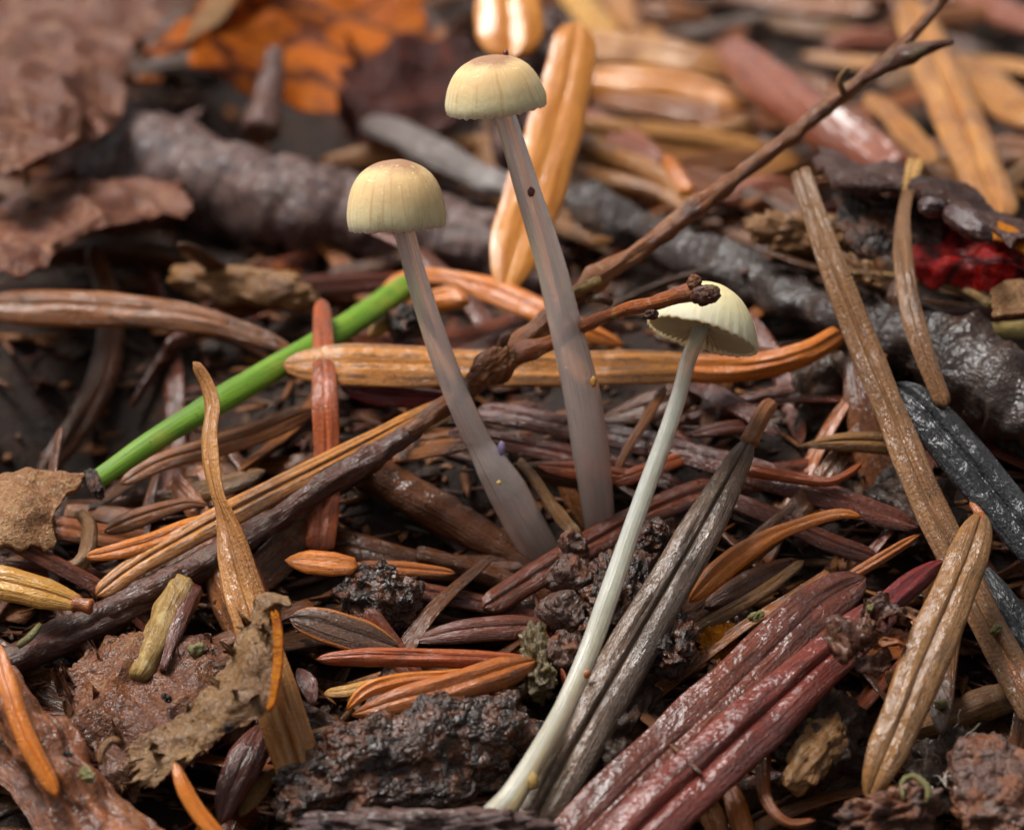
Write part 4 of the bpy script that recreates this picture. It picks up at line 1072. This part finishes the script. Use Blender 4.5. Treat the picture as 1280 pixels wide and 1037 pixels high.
sheet('dark_leaf', 'dark red-brown leaf part hanging below the orange leaf', 'leaf', [[(420, 75, 4.5), (480, 50, 4.6), (530, 30, 4.7), (585, 30, 4.6)], [(420, 120, 4.3), (480, 105, 4.35), (535, 95, 4.4), (590, 90, 4.4)], [(430, 165, 4.1), (480, 160, 4.1), (530, 150, 4.15), (580, 140, 4.2)]], 'leaf_maroon', mode='D', thick=.012, jag=.1, jagf=6, wr=.05, ridge=.2, wrf=1.5, nu=50, nv=60)
sheet('brown_leaf', 'upper crumpled pink-brown leaf at the left edge', 'leaf',
      [[(-40, 60, .8), (60, 40, .85), (180, 20, .8)], [(-40, 130, .85), (60, 105, .9), (165, 88, .85)], [(-40, 190, .8), (50, 175, .85), (155, 140, .8)], [(-40, 240, .62), (40, 232, .66), (95, 212, .66), (125, 180, .66)]], 'leaf_brown', thick=.012, jag=.06, jagf=7, wr=.10, wrf=1.5, ridge=.35, nu=80, nv=80)
sheet('brown_leaf', 'lower red-brown leaf with a curled edge at the left edge', 'leaf',
      [[(-40, 250, .4), (60, 240, .42), (150, 210, .42), (235, 205, .4)], [(-40, 290, .55), (60, 280, .58), (160, 245, .58), (245, 228, .55)], [(-40, 345, .5), (40, 330, .52), (120, 290, .52), (243, 255, .5)]], 'leaf_brown', thick=.012, jag=.06, jagf=7, wr=.08, wrf=1.8, ridge=.22, nu=60, nv=80)
sheet('brown_leaf', 'dull brown leaf behind, in the top left corner', 'leaf',
      [[(-60, -40, .5), (80, -40, .55), (240, -40, .5)], [(-60, 20, .55), (80, 20, .6), (200, 30, .55)], [(-60, 90, .4), (60, 90, .45), (160, 80, .4)]], 'leaf_brown', thick=.012, jag=.04, wr=.09, wrf=1.6, ridge=.3, nu=60, nv=60)
lt = sheet('tan_leaf', 'tan leaf scrap with a dark hole at the left edge below the grass', 'leaf',
      [[(-30, 600, .36), (40, 585, .4), (118, 590, .36)], [(-30, 640, .4), (30, 630, .44), (75, 635, .4)], [(-30, 690, .36), (20, 690, .38), (72, 690, .32)]], 'leaf_tan', thick=.03, jag=.06, wr=.05)
blob('curled_rim', None, None, (112, 588, .36), (126, 622, .36), 18, .08, 'lump_dark', parent=lt, sub=4)
sheet('torn_leaf', 'fuzzy brown torn leaf scrap draped over the twisted needle', 'leaf',
      [[(322, 742, .80), (284, 795, .76), (260, 850, .68), (208, 900, .56), (145, 940, .46)],
       [(340, 745, .90), (322, 800, .88), (296, 865, .80), (240, 920, .66), (160, 968, .52)],
       [(356, 752, .88), (348, 820, .86), (340, 885, .78), (275, 925, .66), (175, 990, .5)]], 'leaf_fuzzy', thick=.012, jag=.07, jagf=11, wr=.04, wrf=3.5, ridge=.06, nu=60, nv=90)
sheet('torn_leaf_tip', 'curled tip of leaf at the top of the twisted-needle scrap', 'leaf', [[(318, 748, .86), (338, 738, .92), (362, 744, .96)], [(330, 765, .90), (348, 752, .97), (366, 756, .98)]], 'leaf_fuzzy', thick=.02, jag=.06, wr=.03, nu=14, nv=22)
sheet('torn_leaf_edge', 'amber curled edge of leaf over the twisted needle', 'leaf', [[(338, 762, .9), (342, 800, .88), (342, 850, .84), (334, 890, .8)], [(348, 762, .93), (354, 800, .9), (352, 850, .86), (340, 892, .82)]], 'leaf_amber', thick=.016, jag=.06, wr=.02, nu=12, nv=30)
sheet('flat_leaf', 'flat pink-brown rotten leaf at lower left under the torn scrap', 'leaf',
      [[(60, 840, .22), (140, 790, .26), (250, 790, .26), (290, 800, .22)], [(80, 890, .3), (160, 850, .34), (230, 840, .34), (290, 830, .3)], [(110, 940, .32), (180, 905, .36), (240, 880, .36), (290, 860, .3)], [(140, 1010, .26), (210, 975, .3), (260, 940, .3), (300, 905, .26)]], 'leaf_under', thick=.012, jag=.06, jagf=11, wr=.03, wrf=3, ridge=.12, nu=80, nv=80)
blob('black_speck', 'black droppings speck on the torn leaf', 'speck', (280, 912, .82), (292, 905, .82), 10, .05, 'lump_black', sub=3)
blob('black_speck', 'black speck on the flat leaf left of the torn scrap', 'speck', (203, 868, .42), (214, 876, .42), 10, .05, 'lump_black', sub=3)
blob('black_speck', 'black speck on the red bark strip', 'speck', (79, 940, .6), (90, 944, .6), 8, .04, 'lump_black', sub=3)
blob('green_flake', 'yellow-green flake on the red bark strip', 'flake', (102, 960, .6), (116, 975, .6), 14, .03, 'green_bit', sub=4, box=.8, lump=.6)
blob('green_flake', 'olive flake behind the torn leaf', 'flake', (236, 814, .3), (256, 809, .3), 16, .05, 'green_bit', sub=4, lump=.35, lf=1.6, box=.65)
sheet('curled_dark_leaf', 'dark brown speckled curled leaf above the red leaf at right', 'leaf',
      [[(1008, 182, .92), (1060, 196, .96), (1120, 212, .96), (1200, 232, .92), (1290, 300, .90)], [(1025, 215, 1.02), (1080, 226, 1.06), (1150, 236, 1.06), (1215, 258, 1.02), (1280, 310, .98)], [(1035, 242, .96), (1090, 242, 1.00), (1150, 246, 1.02), (1210, 270, 1.00), (1270, 318, .96)]], 'leaf_dark', thick=.025, jag=.05, wr=.06, wrf=4, nv=60)
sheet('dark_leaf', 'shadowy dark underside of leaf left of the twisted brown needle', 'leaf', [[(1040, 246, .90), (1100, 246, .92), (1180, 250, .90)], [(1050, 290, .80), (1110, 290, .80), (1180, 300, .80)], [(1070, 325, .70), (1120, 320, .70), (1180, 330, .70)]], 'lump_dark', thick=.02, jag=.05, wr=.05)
sheet('crimson_leaf', 'crimson translucent leaf at the right edge', 'leaf', [[(1105, 268, .80), (1170, 262, .85), (1240, 285, .9), (1315, 325, .9)], [(1130, 318, .80), (1190, 310, .86), (1250, 322, .88), (1315, 350, .88)], [(1140, 362, .66), (1200, 364, .70), (1260, 368, .72), (1315, 385, .72)]], 'leaf_crimson', thick=.012, jag=.05, jagf=7, wr=.05, wrf=2.5, ridge=.14, nu=50, nv=60)
sheet('amber_leaf', 'amber-yellow leaf patch above the crimson leaf', 'leaf', [[(1225, 268, .98), (1255, 280, .98), (1300, 310, .96)], [(1235, 298, .96), (1262, 306, .96), (1300, 325, .94)]], 'leaf_amber', thick=.014, jag=.05, wr=.03, nu=18, nv=26)
sheet('brown_leaf', 'dull brown leaf scrap at the right edge below the crimson leaf', 'leaf', [[(1235, 365, .80), (1265, 352, .80), (1310, 350, .80)], [(1240, 398, .76), (1270, 392, .76), (1310, 395, .76)]], 'leaf_tan', thick=.02, jag=.06, wr=.05, nu=20, nv=26)
blob('seed_case', 'glossy dark round seed case under the curled dark leaf', 'seed case', (1148, 256, 1.12), (1182, 262, 1.12), 26, .13, 'seed', lump=.15, sub=4, box=.95)
blob('seed_case', 'glossy dark boat-shaped seed case before the crimson leaf', 'seed case', (1180, 262, 1.12), (1238, 298, 1.12), 32, .13, 'seed', lump=.15, sub=4, box=.95)
blob('wood_chunk', 'yellow-brown rotten wood chunk behind the top of the slanting needle', 'wood chunk', (940, 288, .65), (1085, 298, .68), 46, .2, 'wood', lump=.6)
blob('wood_chunk', 'lower ragged rotten wood scrap right of the slanting needle', 'wood chunk', (1045, 330, .68), (1105, 352, .66), 36, .14, 'wood', lump=.7, taper=.5)

# ------------------------------------------------------------------ lumps
blob('lumpy_cone', 'black knobbly rotten cone lying at the bottom centre', 'cone', (352, 1005, .34), (662, 905, .28), 128, .36, 'lump_dark', sub=6, lump=.25, nod=.24, nf=4.6, box=.85)
blob('grey_bark', 'grey bark edge at the bottom edge below the knobbly cone', 'bark', (375, 1036, -1.55), (690, 1034, -1.62), 44, .2, 'log_grey', mode='D', lump=.45, lf=2.2)
for lab, a, b, wv in (('topmost grey-brown nodule of the upright stack left of the white stem', (706, 690), (728, 674), 40), ('second nodule of the upright stack, with a dark crack', (700, 738), (722, 704), 50), ('third nodule of the upright stack left of the white stem', (690, 782), (720, 748), 52), ('lowest nodule of the upright stack left of the white stem', (692, 838), (715, 796), 48)):
    blob('cone_scale', lab, 'cone scale', (a[0], a[1], .32), (b[0], b[1], .34), wv, .2, 'lump_brown', lump=.3, lf=1.6, nod=.05, nf=8, box=.75, group='nodules stacked left of the white stem')
blob('cone_scale', 'orange-brown glistening scrap between the nodule stack and the white stem', 'cone scale', (728, 705, .3), (748, 735, .3), 28, .12, 'frill', lump=.5)
blob('mossy_chunk', 'olive-brown mossy chunk left of the nodule stack', 'chunk', (668, 785, .32), (676, 870, .3), 40, .18, 'lump_moss', lump=.5)
blob('crumbly_bark', 'dark crumbly bark between the white stem and the grey needle', 'bark', (790, 690, .3), (760, 800, .34), 70, .25, 'lump_dark', lump=.5, nod=.25, nf=6)
blob('crumbly_bark', 'upper dark bark lump between the white stem and the grey needle', 'bark', (795, 672, .3), (835, 680, .3), 46, .2, 'lump_dark', lump=.4, nod=.25, nf=7)
blob('frilled_bark', 'dark frilled bark scrap right of the grey needle', 'bark', (850, 770, .4), (832, 838, .4), 44, .15, 'lump_dark', lump=.5, nod=.35, nf=9)
blob('dark_bark', 'black wet bark lump under the grey needle at the bottom', 'bark', (800, 850, .25), (740, 960, .28), 80, .2, 'clod', lump=.5, nod=.2)
fr = sheet('frilled_crumb', 'brown frilled crumbs sitting on the red needle', 'crumbs', [[(1030, 800, .72), (1055, 780, .78), (1085, 760, .76)], [(1038, 815, .78), (1065, 800, .82), (1095, 785, .8)], [(1050, 825, .72), (1075, 815, .74), (1100, 805, .72)]], 'frill', thick=.014, jag=.12, jagf=7, wr=.10, wrf=8, nu=40, nv=40)
sheet('frill_lobe', None, None, [[(1080, 760, .78), (1100, 750, .82), (1125, 752, .8)], [(1085, 790, .8), (1110, 780, .84), (1138, 775, .78)]], 'frill', thick=.014, jag=.12, jagf=7, wr=.09, wrf=8, nu=30, nv=30, parent=fr)
sheet('frill_lobe', None, None, [[(1068, 825, .68), (1090, 815, .74), (1115, 808, .72)], [(1072, 848, .7), (1098, 842, .72), (1118, 830, .68)]], 'frill', thick=.014, jag=.1, jagf=7, wr=.09, wrf=8, nu=30, nv=30, parent=fr)
sheet('frill_lobe', None, None, [[(1090, 790, .72), (1115, 788, .76), (1140, 785, .72)], [(1092, 815, .7), (1115, 815, .74), (1138, 812, .7)]], 'strand', thick=.014, jag=.1, jagf=7, wr=.08, wrf=8, nu=30, nv=30, parent=fr)
blob('bark_crumb', 'wet dark bark below the red needle at lower right', 'bark crumb', (1040, 870, .3), (1000, 960, .32), 90, .2, 'clod', lump=.5, nod=.2)
blob('bark_chunk', 'mossy brown bark chunk at the bottom right under the red needle', 'bark', (1050, 900, .38), (985, 985, .38), 50, .12, 'wood', lump=.35, lf=1.5)
blob('bark_chunk', 'large grey-brown bark chunk in the bottom right corner', 'bark', (1225, 930, .45), (1270, 1060, .5), 110, .3, 'lump_brown', lump=.35, nod=.1)
blob('bark_chunk', 'ragged grey bark scrap at the bottom edge below the olive needle', 'bark', (1050, 1040, .5), (1170, 1000, .52), 60, .2, 'lump_brown', lump=.6)
blob('bark_chunk', 'dark wet bark between the olive needle and the corner chunk', 'bark', (1160, 930, .2), (1220, 1000, .2), 90, .2, 'clod', lump=.5, nod=.2)
blob('bark_chunk', 'dark grey lump in the hollow above the level red-brown needle', 'bark', (430, 735, .15), (520, 770, .15), 70, .25, 'lump_dark', lump=.5, nod=.25, nf=6)
blob('bark_chunk', 'dark lumpy soil clod behind the tip of the slate-grey needle', 'bark', (990, 520, .1), (1080, 500, .12), 110, .3, 'clod', lump=.5, nod=.2, nf=6)
blob('bark_chunk', 'wet dark clod under the slate-grey needle', 'bark', (1110, 600, .1), (1180, 680, .15), 80, .25, 'clod', lump=.5, nod=.2, nf=6)
for lab, a, b, wv in (('olive crumb between the grey needle and the maroon needle', (936, 774, .33), (954, 767, .33), 12), ('green flake on the bark below the red needle', (998, 905, .44), (1016, 901, .44), 10), ('yellow-green crumb right of the olive needle', (1168, 880, .42), (1184, 879, .42), 10), ('olive crumb on the frilled crumbs', (1085, 762, .82), (1096, 754, .82), 11), ('yellow crumb on the speckled needle at the right edge', (1240, 792, .49), (1250, 782, .49), 10)):
    blob('green_crumb', lab, 'crumb', a, b, wv, .06, 'green_bit', sub=4, lump=.35, lf=1.6, box=.65, group='green crumbs')
tube('green_curl', 'thin olive curl at the bottom edge right of the olive needle tip', 'curl', [(1130, 1000, .62), (1128, 978, .64), (1142, 970, .66), (1160, 985, .66), (1158, 1002, .64)], [5, 7, 7, 8, 6], 'green_bit', fine=.1)
tube('pale_curl', 'small tan hooked strand on the flat leaf at lower left', 'curl', [(126, 955, .5), (128, 938, .52), (140, 925, .54), (150, 928, .55)], [7, 10, 11, 9], 'wood', fine=.06)
tube('green_thread', 'short pale green thread on the dark twig at left', 'thread', [(22, 808, .35), (38, 795, .38), (50, 780, .38)], [10, 11, 8], 'green_bit', fine=.06)

# fine mould threads: too many and too thin to count
def threads():
    Vs, Fs, Us, n = [], [], [], 0
    for i in range(18):
        cx, cy = [(1180, 960), (1150, 985), (1195, 930)][i % 3]
        px, py = cx + rng.normal(0, 22), cy + rng.normal(0, 18)
        l0 = rng.uniform(.35, .5)
        a = rng.uniform(0, 6.28); ln = rng.uniform(10, 38)
        pts = []
        for q in range(4):
            pts.append(PL(px, py, l0 + .05 * q)); a += rng.normal(0, .7); px += ln / 3 * math.cos(a); py += ln / 3 * math.sin(a)
        V, F, uv = tube_mesh(np.array(pts), [.0016, .0012], k=5, wob=.05, fine=0)
        Vs.append(V); Fs += [tuple(x + n for x in f) for f in F]; n += len(V)
    o = make('mould_threads', np.vstack(Vs), Fs, M['thread'])
    tag(o, 'fine whitish mould threads between the bark pieces', 'threads', None, 'stuff')
threads()
